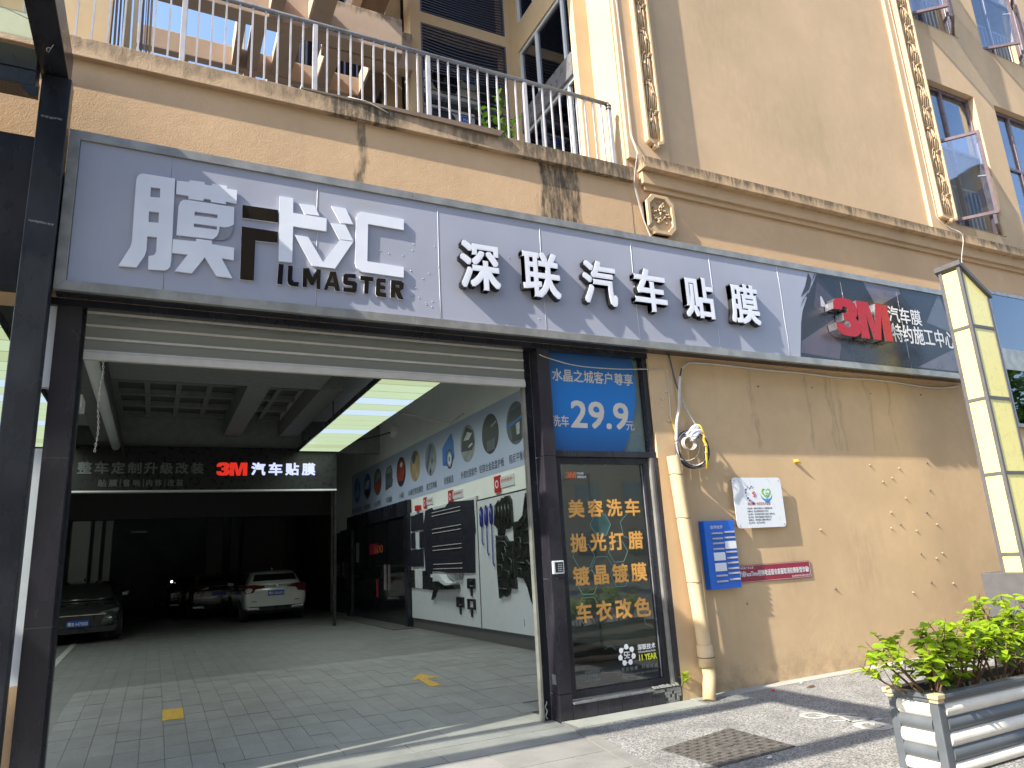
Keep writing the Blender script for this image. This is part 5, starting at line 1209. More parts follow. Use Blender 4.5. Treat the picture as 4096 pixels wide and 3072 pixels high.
plate('skid_plate', [(-4.96, 1.88), (-4.72, 1.84), (-4.6, 1.86), (-4.5, 1.77), (-4.34, 1.76), (-4.32, 1.4), (-4.28, 1.01), (-4.5, 1.02), (-4.56, .92), (-4.68, .88), (-4.75, .92), (-4.93, .85), (-4.97, 1.3)], 'lower left embossed metal plate with branching ribs on the white board',
      [[(-4.9, 1.78), (-4.6, 1.76), (-4.5, 1.66)], [(-4.9, 1.4), (-4.75, 1.38), (-4.75, 1.25), (-4.9, 1.2)], [(-4.72, 1.6), (-4.6, 1.68), (-4.55, 1.5), (-4.66, 1.44), (-4.72, 1.6)], [(-4.5, 1.5), (-4.38, 1.46), (-4.38, 1.2)], [(-4.66, 1.3), (-4.5, 1.28), (-4.5, 1.1)], [(-4.9, 1.02), (-4.6, 1.0)]])
plate('skid_plate', [(-4.27, 2.06), (-4.27, 1.2), (-4.0, 1.17), (-3.88, 1.03), (-3.80, .84), (-3.72, .77), (-3.67, .80), (-3.66, 1.0), (-3.55, 1.1), (-3.45, 1.3), (-3.4, 1.7), (-3.42, 2.2), (-3.56, 2.24), (-3.66, 2.22), (-3.70, 2.46), (-3.78, 2.48), (-3.86, 2.3), (-3.92, 2.14), (-4.08, 2.06)], 'tall dark embossed metal plate right beside the entrance pillar',
      [[(-4.2, 1.95), (-3.9, 2.0), (-3.75, 2.15)], [(-4.18, 1.8), (-4.02, 1.8), (-4.02, 1.5), (-4.18, 1.5)], [(-4.18, 1.42), (-3.9, 1.4)], [(-4.18, 1.32), (-4.05, 1.32), (-4.05, 1.22)], [(-3.9, 1.9), (-3.6, 1.92)], [(-3.9, 1.7), (-3.6, 1.7)], [(-3.85, 1.45), (-3.6, 1.3), (-3.65, 1.0)], [(-3.5, 2.1), (-3.5, 1.4)]])
# office front and what stands beside it
of = thing('office_front', 'black framed dark glass office front in the right wall of the passage', 'shop front', (XW, 12.5, 0.1))
box('frame', 'frame_black', of, XW - .10, XW - .001, 9.64, 15.50, 2.58, 2.93); box('frame', 'frame_black', of, XW - .10, XW - .001, 14.95, 15.50, .11, 2.579); box('frame', 'frame_black', of, XW - .14, XW - .001, 9.64, 9.82, .11, 2.579)
for a, b in [(9.83, 11.45), (11.47, 13.15), (13.17, 14.94)]: box('pane', 'car_glass', of, XW - .06, XW - .05, a, b, .13, 2.575)
box('notice', 'print_grey', of, XW - .063, XW - .0605, 14.2, 14.55, 1.6, 2.15); box('notice', 'red_sign', of, XW - .063, XW - .0602, 12.3, 13.1, 1.78, 2.05)
box('notice', 'red_sign', of, XW - .063, XW - .0605, 12.25, 12.45, .7, 1.15)
text('lettering', '600', -12.6, -11.8, 1.8, 2.0, RIGHTWALL(XW - .0635), 'print_rust', of)
for y in (11.4, 11.52): box('handle', 'chrome', of, XW - .12, XW - .10, y, y + .02, .9, 1.5)
tag(box('floor_strip', 'plinth', flo, 4.70, 5.20, 9.4, 14.4, .116, .135))
t = thing('grey_doors', 'pair of dark grey panels with handles at the far end of the right wall', 'door', (XW, 16.5, 0))
box('door_leaf', 'embossed', t, XW - .05, XW - .001, 15.70, 16.60, 1.22, 2.60); box('door_leaf', 'embossed', t, XW - .05, XW - .001, 16.62, 17.55, 1.22, 2.55)
box('door_leaf', 'embossed', t, XW - .05, XW - .001, 15.70, 17.55, .15, 1.20)
for y in (16.0, 16.9): box('handle', 'plastic_black', t, XW - .12, XW - .051, y, y + .25, 1.25, 1.65, .01)
tag(box('red_cabinet', 'red_sign', None, 5.60, 6.1, 17.6, 17.95, 1.15, 1.95), 'dull red cabinet on the wall behind the white car', 'cabinet')
for i, (x0, x1, z0, z1) in enumerate([(-2.2, -1.75, .12, 3.3), (-1.68, -1.50, .12, 3.0), (-1.42, -1.24, .12, 2.65), (1.55, 2.05, .12, 3.4), (2.35, 2.62, .12, 3.2), (2.85, 4.3, .12, 4.2)]):
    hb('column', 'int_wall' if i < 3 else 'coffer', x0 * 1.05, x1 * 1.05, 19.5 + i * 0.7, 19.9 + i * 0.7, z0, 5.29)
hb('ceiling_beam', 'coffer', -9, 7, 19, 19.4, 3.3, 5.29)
t = thing('far_lamp', 'tiny bright lamp deep in the dark of the hall', 'lamp', (0.62, 24, 1.3)); MB().tube([(.62, 24, 1.28), (.62, 24, 1.30), (.62, 24, 1.34), (.62, 24, 1.36)], [.005, .035, .035, .005], 8).build('bulb', 'lamp_dot', t)
tag(box('tube_lamp', 'int_wall', None, -.8, -.3, 22, 22.1, 3.05, 3.1), 'pale unlit tube lamp under the far ceiling', 'lamp')

# ---------------------------------------------------------------- cars
def loft(sections, name, mat, parent, sub=True):
    """sections: list of closed rings (same count) from rear to front"""
    n = len(sections[0]); vs = [p for s in sections for p in s]; fs = []
    for i in range(len(sections) - 1):
        for k in range(n): fs.append((i * n + k, i * n + (k + 1) % n, (i + 1) * n + (k + 1) % n, (i + 1) * n + k))
    fs += [tuple(reversed(range(n))), tuple((len(sections) - 1) * n + k for k in range(n))]
    b = MB().add(vs, fs, True); o = b.build(name, mat, parent)
    if sub:
        md = o.modifiers.new('s', 'SUBSURF'); md.levels = 1; md.render_levels = 2
    return o
def car(x, y, ang, body, lab, suv=0.0, plate_txt=None, rear=True):
    """origin at the rear centre on the floor; local +y is the car's front"""
    fl_ = 0.125
    t = thing('parked_car', lab, 'car', (x, y, fl_))
    ca, sa = math.cos(R(ang)), math.sin(R(ang))
    W = lambda u, v, z: Vector((x + u * ca - v * sa, y + u * sa + v * ca, fl_ + z))
    L = 4.55; hw = 0.90
    def ring(v, zb, zt, w_, wt):
        P = [(-w_ * .80, zb), (w_ * .80, zb), (w_ * .97, zb + .10), (w_, (zb + zt) * .5), (w_ * .985, zt - .12), (wt, zt - .01), (wt * .7, zt), (-wt * .7, zt), (-wt, zt - .01), (-w_ * .985, zt - .12), (-w_, (zb + zt) * .5), (-w_ * .97, zb + .10)]
        return [W(u, v, z) for u, z in P]
    lo = [ring(0.0, .40, .88, hw * .86, hw * .70), ring(.03, .30, .97, hw * .93, hw * .78), ring(.25, .24, 1.02, hw * .985, hw * .84), ring(.9, .22, 1.02, hw, hw * .90), ring(1.8, .20, .98, hw, hw * .91), ring(3.0, .20, .95, hw, hw * .9), ring(3.7, .22, .88, hw * .985, hw * .84), ring(4.25, .25, .78, hw * .93, hw * .74), ring(4.5, .30, .66, hw * .82, hw * .66), ring(4.55, .38, .60, hw * .70, hw * .58)]
    loft(lo, 'body', body, t)
    def gring(v, zb, zt, wb, wt):
        P = [(-wb, zb), (wb, zb), (wb * .99, zb + .04), (wt * 1.03, zt - .08), (wt * .92, zt), (-wt * .92, zt), (-wt * 1.03, zt - .08), (-wb * .99, zb + .04)]
        return [W(u, v, z) for u, z in P]
    gh = 1.40 + suv
    gl = [gring(.16, .96, 1.02, .72, .66), gring(.40, .97, gh - .10, .76, .60), gring(.75, .97, gh - .02, .78, .62), gring(1.4, .96, gh, .79, .64), gring(2.2, .95, gh - .01, .79, .63), gring(2.7, .94, gh - .08, .79, .60), gring(3.45, .90, .96, .74, .66)]
    loft(gl, 'cabin', body, t)
    q = [(-.62, .262, 1.12), (.62, .262, 1.12), (.55, .40, gh - .13), (-.55, .40, gh - .13)]
    MB().hull([W(a * .99, b - .045, c_) for a, b, c_ in q], [W(a * .99, b + .05, c_ - .03) for a, b, c_ in q]).build('rear_window', 'car_glass', t, 0.02)
    for s in (-1, 1):
        qq = [(.76 * s, .75, 1.02), (.765 * s, 2.95, 1.00), (.655 * s, 2.45, gh - .12), (.645 * s, .95, gh - .10)]
        MB().hull([W(a + .028 * s, b, c_) for a, b, c_ in qq], [W(a - .02 * s, b, c_) for a, b, c_ in qq]).build('side_window', 'car_glass', t)
        # rear lamp, wrapping the corner
        ql = [(.30 * s, -.012, .925), (.34 * s, -.010, .985), (.60 * s, .012, 1.02), (.835 * s, .11, 1.00), (.885 * s, .34, .985), (.885 * s, .30, .90), (.82 * s, .05, .78), (.62 * s, -.01, .80), (.56 * s, -.012, .90)]
        MB().hull([W(a * 1.01, b - .03, c_) for a, b, c_ in ql], [W(a * .93, b + .08, c_) for a, b, c_ in ql]).build('tail_lamp', 'tail_red', t)
        MB().hull([W(a * s, b, c_) for a, b, c_ in [(.52, -.018, .545), (.83, .045, .565), (.83, .045, .59), (.52, -.018, .565)]], [W(a * s, b + .05, c_) for a, b, c_ in [(.52, -.018, .545), (.83, .045, .565), (.83, .045, .59), (.52, -.018, .565)]]).build('reflector', 'red', t)
        MB().hull([W(a * s, b, c_) for a, b, c_ in [(.42, -.03, .325), (.76, .0, .335), (.78, .0, .40), (.46, -.03, .395)]], [W(a * s, b + .05, c_) for a, b, c_ in [(.42, -.03, .325), (.76, .0, .335), (.78, .0, .40), (.46, -.03, .395)]]).build('exhaust_trim', 'chrome', t, 0.01)
        # front lamp
        qf = [(.42 * s, 4.50, .66), (.80 * s, 4.28, .74), (.86 * s, 4.02, .80), (.80 * s, 4.22, .66), (.50 * s, 4.50, .60)]
        MB().hull([W(a, b + .03, c_ + .01) for a, b, c_ in qf], [W(a * .96, b - .06, c_ - .01) for a, b, c_ in qf]).build('head_lamp', 'lamp_glass', t)
        MB().hull([W(s * (hw - .02), 2.85, .98), W(s * (hw + .16), 2.80, .99), W(s * (hw + .16), 2.80, 1.10), W(s * (hw - .02), 2.85, 1.06)], [W(s * (hw - .02), 2.98, .98), W(s * (hw + .12), 2.95, .99), W(s * (hw + .12), 2.95, 1.10), W(s * (hw - .02), 2.98, 1.06)]).build('mirror', body, t, .015)
        for v in (.85, 3.65):
            wh = MB().tube([W(s * (hw - .25), v, .33), W(s * (hw - .24), v, .33), W(s * (hw - .03), v, .33), W(s * (hw - .0), v, .33)], [.29, .33, .33, .29], 20).build('wheel', 'tyre', t)
            MB().tube([W(s * (hw + .001), v, .33), W(s * (hw + .012), v, .33)], [.21, .19], 14).build('rim', 'rim', wh)
    MB().hull([W(a, b, c_) for a, b, c_ in [(-.80, .02, .30), (.80, .02, .30), (.70, .0, .42), (-.70, .0, .42)]], [W(a, b + .08, c_) for a, b, c_ in [(-.80, .02, .22), (.80, .02, .22), (.70, .0, .42), (-.70, .0, .42)]]).build('lower_trim', 'plastic_black', t)
    MB().hull([W(a, 4.565, c_) for a, c_ in [(-.44, .42), (.44, .42), (.52, .60), (-.52, .60)]], [W(a * 1.05, 4.47, c_) for a, c_ in [(-.44, .42), (.44, .42), (.52, .60), (-.52, .60)]]).build('grille', 'plastic_black', t)
    MB().bar(W(-.55, 4.55, .63), W(.55, 4.55, .63), .03, .02).build('grille_trim', 'chrome', t)
    MB().hull([W(a, 4.54, c_) for a, c_ in [(-.72, .24), (.72, .24), (.80, .36), (-.80, .36)]], [W(a, 4.40, c_) for a, c_ in [(-.72, .24), (.72, .24), (.80, .36), (-.80, .36)]]).build('front_intake', 'plastic_black', t)
    for v, sg_ in ((-.035, 1), (4.60, -1)):
        z0 = .70 if sg_ == 1 else .38
        MB().hull([W(-.22, v, z0), W(.22, v, z0), W(.22, v + .012, z0 + .14), W(-.22, v + .012, z0 + .14)], [W(-.22, v + .06 * sg_, z0), W(.22, v + .06 * sg_, z0), W(.22, v + .06 * sg_, z0 + .14), W(-.22, v + .06 * sg_, z0 + .14)]).build('number_plate', 'plate_blue', t)
        if plate_txt:
            fr_ = (lambda a, c_, d: W(a, v - .003 - d + .012 * (c_ - z0) / .14, c_)) if sg_ == 1 else (lambda a, c_, d: W(-a, v + .016 + d, c_))
            text('lettering', plate_txt, -.20, .20, z0 + .025, z0 + .115, fr_, 'print_white', t, bold=.015, n=4)
    MB().hull([W(-.36, -.022, .86), W(.36, -.022, .86), W(.40, -.012, .90), W(-.40, -.012, .90)], [W(-.36, .03, .86), W(.36, .03, .86), W(.40, .03, .90), W(-.40, .03, .90)]).build('tailgate_crease', body, t)
    bd = [(-.07, .925), (-.05, .925), (-.04, .955), (.04, .955), (.05, .925), (.07, .925), (.055, 1.005), (.035, 1.005), (.03, .97), (-.03, .97), (-.035, 1.005), (-.055, 1.005)]
    shape('badge', [bd], .012, lambda a, c_, d: W(a, -.012 + .35 * (c_ - .925) - d, c_), 'chrome', t)
    MB().tube([W(0, .9, gh - .01), W(0, 1.0, gh + .05), W(0, 1.15, gh + .015)], [.02, .015, .02], 6).build('roof_aerial', body, t)
    return t
car(3.17, 15.7, 0, 'car_white', 'white hatchback seen from behind with a blue number plate, parked in the hall', suv=0.03, plate_txt='粤S I2N5X')
car(-1.72, 17.9, 183, 'car_silver', 'dim silver car facing out of the hall at the left', plate_txt='粤B H7303')
car(1.95, 19.6, 0, 'car_black', 'black car parked behind and left of the white one')
car(1.35, 23.5, 6, 'car_black', 'dark car farther back in the hall beside a bright speck of lamp')
car(-3.6, 22.0, 183, 'car_black', 'dark car far back on the left under the white panels')
# ---------------------------------------------------------------- on and along the tan wall
dp = thing('drain_pipe', 'tan painted drain pipe leaning down the pilaster, open at the top', 'pipe', (5.05, -0.1, 0))
top, mid, bot = Vector((4.990, -0.10, 2.475)), Vector((5.13, -0.10, 0.46)), Vector((5.045, -0.175, 0.0))
P1 = top.lerp(mid, 0.5) + Vector((0.0, 0, 0))
b = MB().tube([top, P1, mid], 0.072, 24, caps=False); b.build('upper_pipe', 'pipe', dp)
MB().tube([top - Vector((0, 0, .002)), top.lerp(mid, .2)], 0.066, 20, caps=False).build('bore', 'pipe', dp)
MB().tube([mid + Vector((-.006, 0, .06)), mid + Vector((0, 0, -.15))], 0.082, 24).build('collar', 'pipe', dp)
MB().tube([mid + Vector((0.003, -.0, -.12)), mid + Vector((0.012, -.01, -.24)), Vector((5.105, -0.13, 0.14)), bot], 0.066, 24).build('lower_pipe', 'pipe', dp)
for k, q in enumerate((0.10, 0.33, 0.66)):
    c = top.lerp(mid, q)
    MB().tube([(c.x + 0.075 * math.cos(a * .393), c.y + 0.075 * math.sin(a * .393), c.z + 0.006 * math.sin(a * .9)) for a in range(16)], 0.003, 5, True).build('wire_tie', 'bark', dp)
MB().tube([(mid.x + 0.086 * math.cos(a * .393), mid.y + 0.086 * math.sin(a * .393), mid.z - .06) for a in range(16)], 0.004, 5, True).build('wire_tie', 'bark', dp)
# cables
def cable(name, pts, r, mat, lab, n=6):
    P = [Vector(p) for p in pts]; out = []
    for i in range(len(P) - 1):
        p0 = P[max(0, i - 1)]; p1 = P[i]; p2 = P[i + 1]; p3 = P[min(len(P) - 1, i + 2)]
        for k in range(5):
            t_ = k / 5; out.append(0.5 * ((2 * p1) + (p2 - p0) * t_ + (2 * p0 - 5 * p1 + 4 * p2 - p3) * t_ * t_ + (3 * p1 - p0 - 3 * p2 + p3) * t_ ** 3))
    out.append(P[-1])
    return tag(MB().tube(out, r, n).build(name, mat), lab, 'cable')
cable('wall_conduit', [(5.325, -.01, 3.51), (5.42, 0.0, 3.575), (5.50, .02, 3.60), (5.80, .025, 3.612), (6.4, .03, 3.605), (6.8, .03, 3.60), (7.4, .03, 3.60), (8.0, .03, 3.585), (8.6, .03, 3.60), (9.2, .03, 3.59), (9.8, .03, 3.56), (10.2, .03, 3.57), (10.6, .03, 3.62)], 0.014, 'cable_white', 'white conduit running along the top of the tan wall under the signboard')
cable('black_cable', [(5.325, -.01, 3.51), (5.30, -.02, 3.46), (5.28, -.02, 3.40), (5.24, -.03, 3.28)], 0.010, 'cable_black', 'short black cable linking the white conduit to the bundle')
cable('dark_cable', [(5.16, -.015, 3.66), (5.18, -.02, 3.50), (5.21, -.02, 3.33), (5.235, -.03, 3.22)], 0.009, 'louvre', 'dark cable dropping from the signboard to the cable bundle')
cable('white_tube', [(5.275, -.03, 3.405), (5.235, -.035, 3.24), (5.20, -.04, 3.05), (5.14, -.04, 2.85), (5.11, -.04, 2.65)], 0.019, 'cable_white', 'thick white tube hanging down to the cable coil')
cable('slanting_cable', [(5.235, -.03, 3.23), (5.31, -.03, 3.03), (5.41, -.03, 2.86), (5.50, -.03, 2.75), (5.56, -.03, 2.62), (5.575, -.03, 2.52), (5.53, -.03, 2.42)], 0.010, 'cable_white', 'cable slanting from the white tube down round the coil')
cable('thin_wire', [(3.46, -.01, 3.53), (3.56, -.01, 3.50), (3.9, -.015, 3.44), (4.4, -.01, 3.44), (4.856, -.01, 3.47), (5.05, -.01, 3.485), (5.115, -.012, 3.46), (5.105, -.012, 3.30), (5.10, -.012, 3.10), (5.09, -.012, 2.93), (5.11, -.02, 2.85), (5.17, -.03, 2.76), (5.20, -.03, 2.66)], 0.0055, 'cable_white', 'thin white wire strung across the blue price window to the pilaster')
cable('yellow_wire', [(5.088, -.02, 2.93), (5.10, -.02, 2.85), (5.12, -.03, 2.72), (5.10, -.03, 2.62)], 0.006, 'cable_yellow', 'thin yellow wire beside the thick white tube')
cl = thing('cable_coil', 'round coil of black and white cables hanging above the drain pipe', 'cable coil', (5.32, -.05, 2.55))
for k in range(9):
    ex = 0.225 + rnd.uniform(-.03, .012); ez = 0.205 + rnd.uniform(-.03, .012); cx = 5.315 + rnd.uniform(-.012, .018); cz = 2.552 + rnd.uniform(-.015, .02); dy = rnd.uniform(-.035, .02)
    MB().tube([(cx + ex * math.cos(a * .2618), -.045 + dy + .012 * math.sin(a * .8 + k), cz + ez * math.sin(a * .2618)) for a in range(24)], 0.0065 if k % 3 else .008, 6, True).build('loop', ('louvre', 'cable_white', 'cable_black')[k % 3], cl)
for k in range(4):
    ex = 0.085 + rnd.uniform(-.012, .012)
    MB().tube([(5.225 + .01 * k + ex * math.cos(a * .35), -.085 - .004 * k, 2.62 + ex * .85 * math.sin(a * .35)) for a in range(18)], 0.005, 5, True).build('small_loop', 'cable_white', cl)
MB().tube([(5.20 + .2 * math.cos(a * .3 - 2.2), -.07, 2.60 + .17 * math.sin(a * .3 - 2.2)) for a in range(11)], .006, 5).build('loop', 'cable_white', cl)
bx = thing('wrapped_box', 'small splitter box wrapped in crumpled white tape on top of the cable coil', 'junction box', (5.30, -.06, 2.78))
bm_ = bmesh.new(); bmesh.ops.create_cube(bm_, size=1.0); bmesh.ops.subdivide_edges(bm_, edges=bm_.edges, cuts=4, use_grid_fill=True)
for v in bm_.verts:
    v.co = Vector((v.co.x * .175, v.co.y * .05, v.co.z * .105)); v.co += Vector((rnd.uniform(-.005, .005), rnd.uniform(-.006, .006), rnd.uniform(-.004, .004)))
    v.co.rotate(Matrix.Rotation(R(-38), 3, 'Y'))
me = bpy.data.meshes.new('wrap'); bm_.to_mesh(me); bm_.free(); me.materials.append(M['print_white'])
link('casing', me, bx, (5.325, -.09, 2.745))
yw = thing('yellow_cable_bundle', 'bundle of yellow cables tied on the right side of the coil', 'cable bundle', (5.45, -.08, 2.6))
for k in range(5):
    o1 = rnd.uniform(-.01, .01); o2 = rnd.uniform(-.02, .02)
    MB().tube([(5.40 + o1, -.09, 2.84), (5.435 + o2 * .5, -.10, 2.81), (5.45 + o1, -.105, 2.72), (5.445 + o2, -.11, 2.66), (5.475 + o2, -.11, 2.60), (5.45 + o1, -.11, 2.52), (5.455 + o1, -.10, 2.45), (5.462 + o2, -.09, 2.34)], .0065, 6).build('strand', 'cable_yellow', yw)
for z in (2.69, 2.60, 2.52): MB().tube([(5.455 + .02 * math.cos(a), -.11 + .02 * math.sin(a), z) for a in range(6)], .004, 5, True).build('tie', 'cable_white', yw)
up = thing('upper_wires', 'pair of thin wires running down the corner pilaster and behind the signboard', 'cable', (4.9, -.06, 6))
for d in (0, .016): MB().tube([(4.898 + d, -.062, 9.9), (4.905 + d, -.062, 8.4), (4.922 + d * .5, -.062, 7.5), (4.905 + d, -.066, 6.42), (4.885 + d, -.18, 6.10), (4.885 + d, -.10, 5.90), (4.90 + d, -.04, 5.75), (4.95 + d, -.03, 5.52), (5.0 + d * .5, -.03, 5.3), (5.055 + d * .5, -.04, 5.12), (5.08, -.06, 5.02)], .0050, 6).build('wire', 'cable_white', up)
cable('right_wire', [(10.80, -.06, 10.6), (10.83, -.06, 8.5), (10.84, -.06, 6.7), (10.86, -.06, 6.36), (11.05, -.10, 6.22), (11.18, -.17, 6.12), (11.17, -.19, 5.97), (10.6, -.42, 5.50), (9.95, -.74, 5.05)], .0055, 'cable_white', 'thin wire running down beside the right carved strip over the cornice')
# bolts and anchor stubs
for i, (x, z, lab) in enumerate([(5.059, 3.225, 'highest white bolt head on the pilaster'), (4.998, 3.131, 'second white bolt head on the pilaster'), (4.981, 3.049, 'third white bolt head on the pilaster'), (5.054, 2.887, 'lowest white bolt head on the pilaster')]):
    tag(MB().cyl((x, 0, z), (x, -.022, z), .014, 6).build('bolt', 'cable_white'), lab, 'bolt')
studs = []
for i, (x, z) in enumerate([(6.55, 3.38), (7.5, 3.42), (8.62, 3.40), (9.7, 3.44), (8.35, 2.42), (8.93, 2.38), (9.55, 2.46), (8.55, 2.20), (8.75, 2.25), (9.5, 2.08), (8.95, 1.98), (8.6, 1.80), (9.33, 1.78), (7.25, 1.62), (8.55, 1.60), (8.75, 1.64), (9.05, 1.55), (9.5, 1.62), (9.05, 1.25), (9.35, 1.18), (9.5, 1.24), (9.15, .88), (9.6, .84), (8.75, .78), (7.35, .92), (5.84, 1.74), (5.86, 1.52), (5.9, 1.20), (5.92, .86)]):
    o = MB().tube([(x, .05, z), (x + .003, .040, z + .002), (x + .002, .034, z - .006)], [.016 if z < 3 else .009, .011, .003], 7).build('wall_plug', 'orn_dark' if i % 3 else 'iron', None, loc=(x, .05, z))
    tag(o, 'small leftover wall plug sticking out of the bare tan wall', 'wall plug', 'leftover plugs on the tan wall')
tag(MB().tube([(6.98, .05, 2.455), (7.00, .02, 2.46), (7.05, .01, 2.43)], [.022, .02, .006], 8).build('yellow_plug', 'cable_yellow'), 'yellow plastic cable clip on the tan wall, right above the white notice board', 'clip')

# signs on the wall
wsn = thing('notice_board', 'white rounded metal notice with two heart emblems on the tan wall', 'sign', (6.26, .03, 1.97))
wx0, wx1, wz0, wz1, wr = 5.875, 6.64, 1.678, 2.252, .045
rc = [(wx0 + wr - wr * math.cos(R(a)), wz0 + wr - wr * math.sin(R(a))) for a in (0, 30, 60, 90)] + [(wx1 - wr + wr * math.sin(R(a)), wz0 + wr - wr * math.cos(R(a))) for a in (0, 30, 60, 90)] + [(wx1 - wr + wr * math.cos(R(a)), wz1 - wr + wr * math.sin(R(a))) for a in (0, 30, 60, 90)] + [(wx0 + wr - wr * math.sin(R(a)), wz1 - wr + wr * math.cos(R(a))) for a in (0, 30, 60, 90)]
shape('board', [rc], .004, FRONT(.0), 'white_sign', wsn)
WF = FRONT(-.0045)
for x, z in ((5.91, 2.22), (6.605, 2.22), (6.605, 1.71), (5.91, 1.71)): MB().cyl((x, .05, z), (x, -.009, z), .007, 8).build('screw', 'steel', wsn)
gx, gz = 6.385, 2.06
def heart(cx, cz, s): return [(cx + s * (16 * math.sin(t_) ** 3) / 17, cz + s * (13 * math.cos(t_) - 5 * math.cos(2 * t_) - 2 * math.cos(3 * t_) - math.cos(4 * t_)) / 17) for t_ in [k * 6.2832 / 26 for k in range(26)]]
M['e_green'] = simple('e_green', (0.17, 0.50, 0.04), .4); M['e_blue'] = simple('e_blue', (0.02, .25, .62), .4); M['e_red'] = simple('e_red', (.42, .03, .05), .4); M['e_teal'] = simple('e_teal', (.18, .42, .50), .4); M['e_navy'] = simple('e_navy', (.03, .06, .25), .4)
shape('emblem_bowl', [[(gx - .095, gz - .005), (gx - .075, gz - .055), (gx - .035, gz - .085), (gx - .028, gz - .10), (gx + .03, gz - .10), (gx + .038, gz - .085), (gx + .075, gz - .055), (gx + .095, gz - .005), (gx + .06, gz - .045), (gx + .02, gz - .06), (gx - .02, gz - .06), (gx - .06, gz - .045)]], .0004, WF, 'e_blue', wsn)
shape('emblem_heart', [heart(gx, gz + .01, .078), heart(gx + .002, gz + .012, .054)], .0004, WF, 'e_green', wsn, thick_from=.0006)
for dz in (.012, -.016): MB().tube([(gx - .02 + k * .012, -.0055, gz + dz + .005 * math.sin(k * 1.6)) for k in range(5)], .0035, 5).build('emblem_wave', 'e_green', wsn)
hx, hz = 6.13, 2.065
for k, (dx, dz) in enumerate([(.055, .075), (.03, .085), (.005, .065), (-.03, .075), (-.055, .05), (-.065, .015), (-.06, -.02), (-.04, -.05), (-.015, -.075), (.01, -.09), (.035, -.11)]):
    shape('emblem_figure', [circle(hx + dx, hz + dz, .007 + .001 * k, n=8)], .0004, WF, ('e_teal', 'e_navy', 'e_red')[k % 3], wsn); MB().bar((hx + dx - .012, -.0052, hz + dz - .014), (hx + dx + .012, -.0052, hz + dz + .004), .006, .001, (0, 1, 0)).build('emblem_figure', ('e_teal', 'e_navy', 'e_red')[k % 3], wsn)
MB().tube([(hx + .055 + .025 * math.cos(R(a)), -.0055, hz - .005 + .028 * math.sin(R(a))) for a in range(-130, 100, 25)], .0035, 5).build('emblem_sickle', 'e_red', wsn)
MB().tube([(hx + .075, -.006, hz - .03), (hx + .04, -.006, hz + .012)], .0035, 5).tube([(hx + .03, -.006, hz + .004), (hx + .05, -.006, hz + .02)], .005, 5).build('emblem_hammer', 'e_red', wsn)
for s, x0, x1, z0, z1, mt in [('园山街道 “社区民生大盆菜”', 6.075, 6.435, 1.935, 1.968, 'e_red'), ('项目名称：银荷社区富民出入口道路维修工程', 6.055, 6.445, 1.888, 1.908, 'print_dark'), ('申报单位：园山街道银荷社区工作站', 6.055, 6.375, 1.855, 1.875, 'print_dark'),
                              ('设计单位：深圳华粤城市建设工程设计有限公司', 6.055, 6.470, 1.822, 1.842, 'print_dark'), ('施工单位：深圳市荣盛建筑工程有限公司', 6.055, 6.415, 1.789, 1.809, 'print_dark'), ('监理单位：深圳恒源工程顾问有限公司', 6.055, 6.400, 1.757, 1.777, 'print_dark'), ('竣工时间：2023年8月8日', 6.055, 6.300, 1.725, 1.745, 'print_dark')]:
    text('lettering', s, x0, x1, z0, z1, WF, mt, wsn, bold=0.004, n=4)
bs = thing('partner_board', 'blue metal partner board with small card slots on the tan wall beside the pipe', 'sign', (5.58, 0, 1.4))
box('board', 'blue_sign', bs, 5.362, 5.795, -.035, .049, 1.046, 1.772, .003)
BF = FRONT(-.0355)
text('lettering', '合作伙伴', 5.445, 5.625, 1.684, 1.722, BF, 'print_white', bs, bold=.012)
slots = [(0, 1.635), (1, 1.643), (0, 1.578), (1, 1.583), (0, 1.527), (0, 1.467), (1, 1.428), (1, 1.365), (1, 1.312), (1, 1.253), (0, 1.185), (1, 1.201), (0, 1.125), (1, 1.137)]
for c_, z in slots: box('card_slot', 'rail', bs, 5.452 + c_ * .178, 5.602 + c_ * .178, -.052, -.0355, z - .008, z + .010, .002)
for c_, z0, z1 in [(1, 1.463, 1.545), (0, 1.345, 1.430), (0, 1.232, 1.318)]: box('card', 'white_sign', bs, 5.450 + c_ * .178, 5.606 + c_ * .178, -.048, -.0355, z0, z1, .002)
rs = thing('warning_strip', 'dark red warning strip about phone fraud, partly behind the blue board', 'sign', (6.4, .04, 1.18))
box('strip', 'red_sign', rs, 5.72, 6.974, .040, .046, 1.083, 1.272); RF = FRONT(.0395)
for a in [(5.80, 6.966, 1.090, 1.0925), (5.80, 6.966, 1.263, 1.2655), (6.9635, 6.966, 1.0930, 1.2625)]: box('border_line', 'print_white', rs, a[0], a[1], .0388, .0394, a[2], a[3])
text('lettering', '苹果手机用户请注意：', 5.80, 6.085, 1.228, 1.254, RF, 'print_white', rs)
text('lettering', '警惕FaceTime视频电话冒充客服取消扣费新型诈骗!', 5.835, 6.945, 1.145, 1.212, RF, 'print_white', rs, bold=.014)
text('lettering', '园山街道综合治理办公室 宣', 6.66, 6.955, 1.103, 1.125, RF, 'print_white', rs)

# weed at the door corner
wd_ = thing('weed', 'small green weed sprouting from the broken plinth corner', 'weed', (4.86, -.03, .17))
wl_ = leaf_mesh('weed_leaf', .09, .055, 'leaf')
for k in range(9):
    a = k * 2.4; o = link('leaf', wl_, wd_, (4.87, -.03, .175 + .01 * k)); aim(o, (math.cos(a), -abs(math.sin(a)) * .8, .55), rnd.uniform(-.4, .4)); o.scale = (rnd.uniform(.7, 1.1),) * 3
MB().tube([(4.86, .0, .13), (4.868, -.02, .17), (4.872, -.03, .25)], .004, 5).build('stem', 'leaf_dark', wd_)

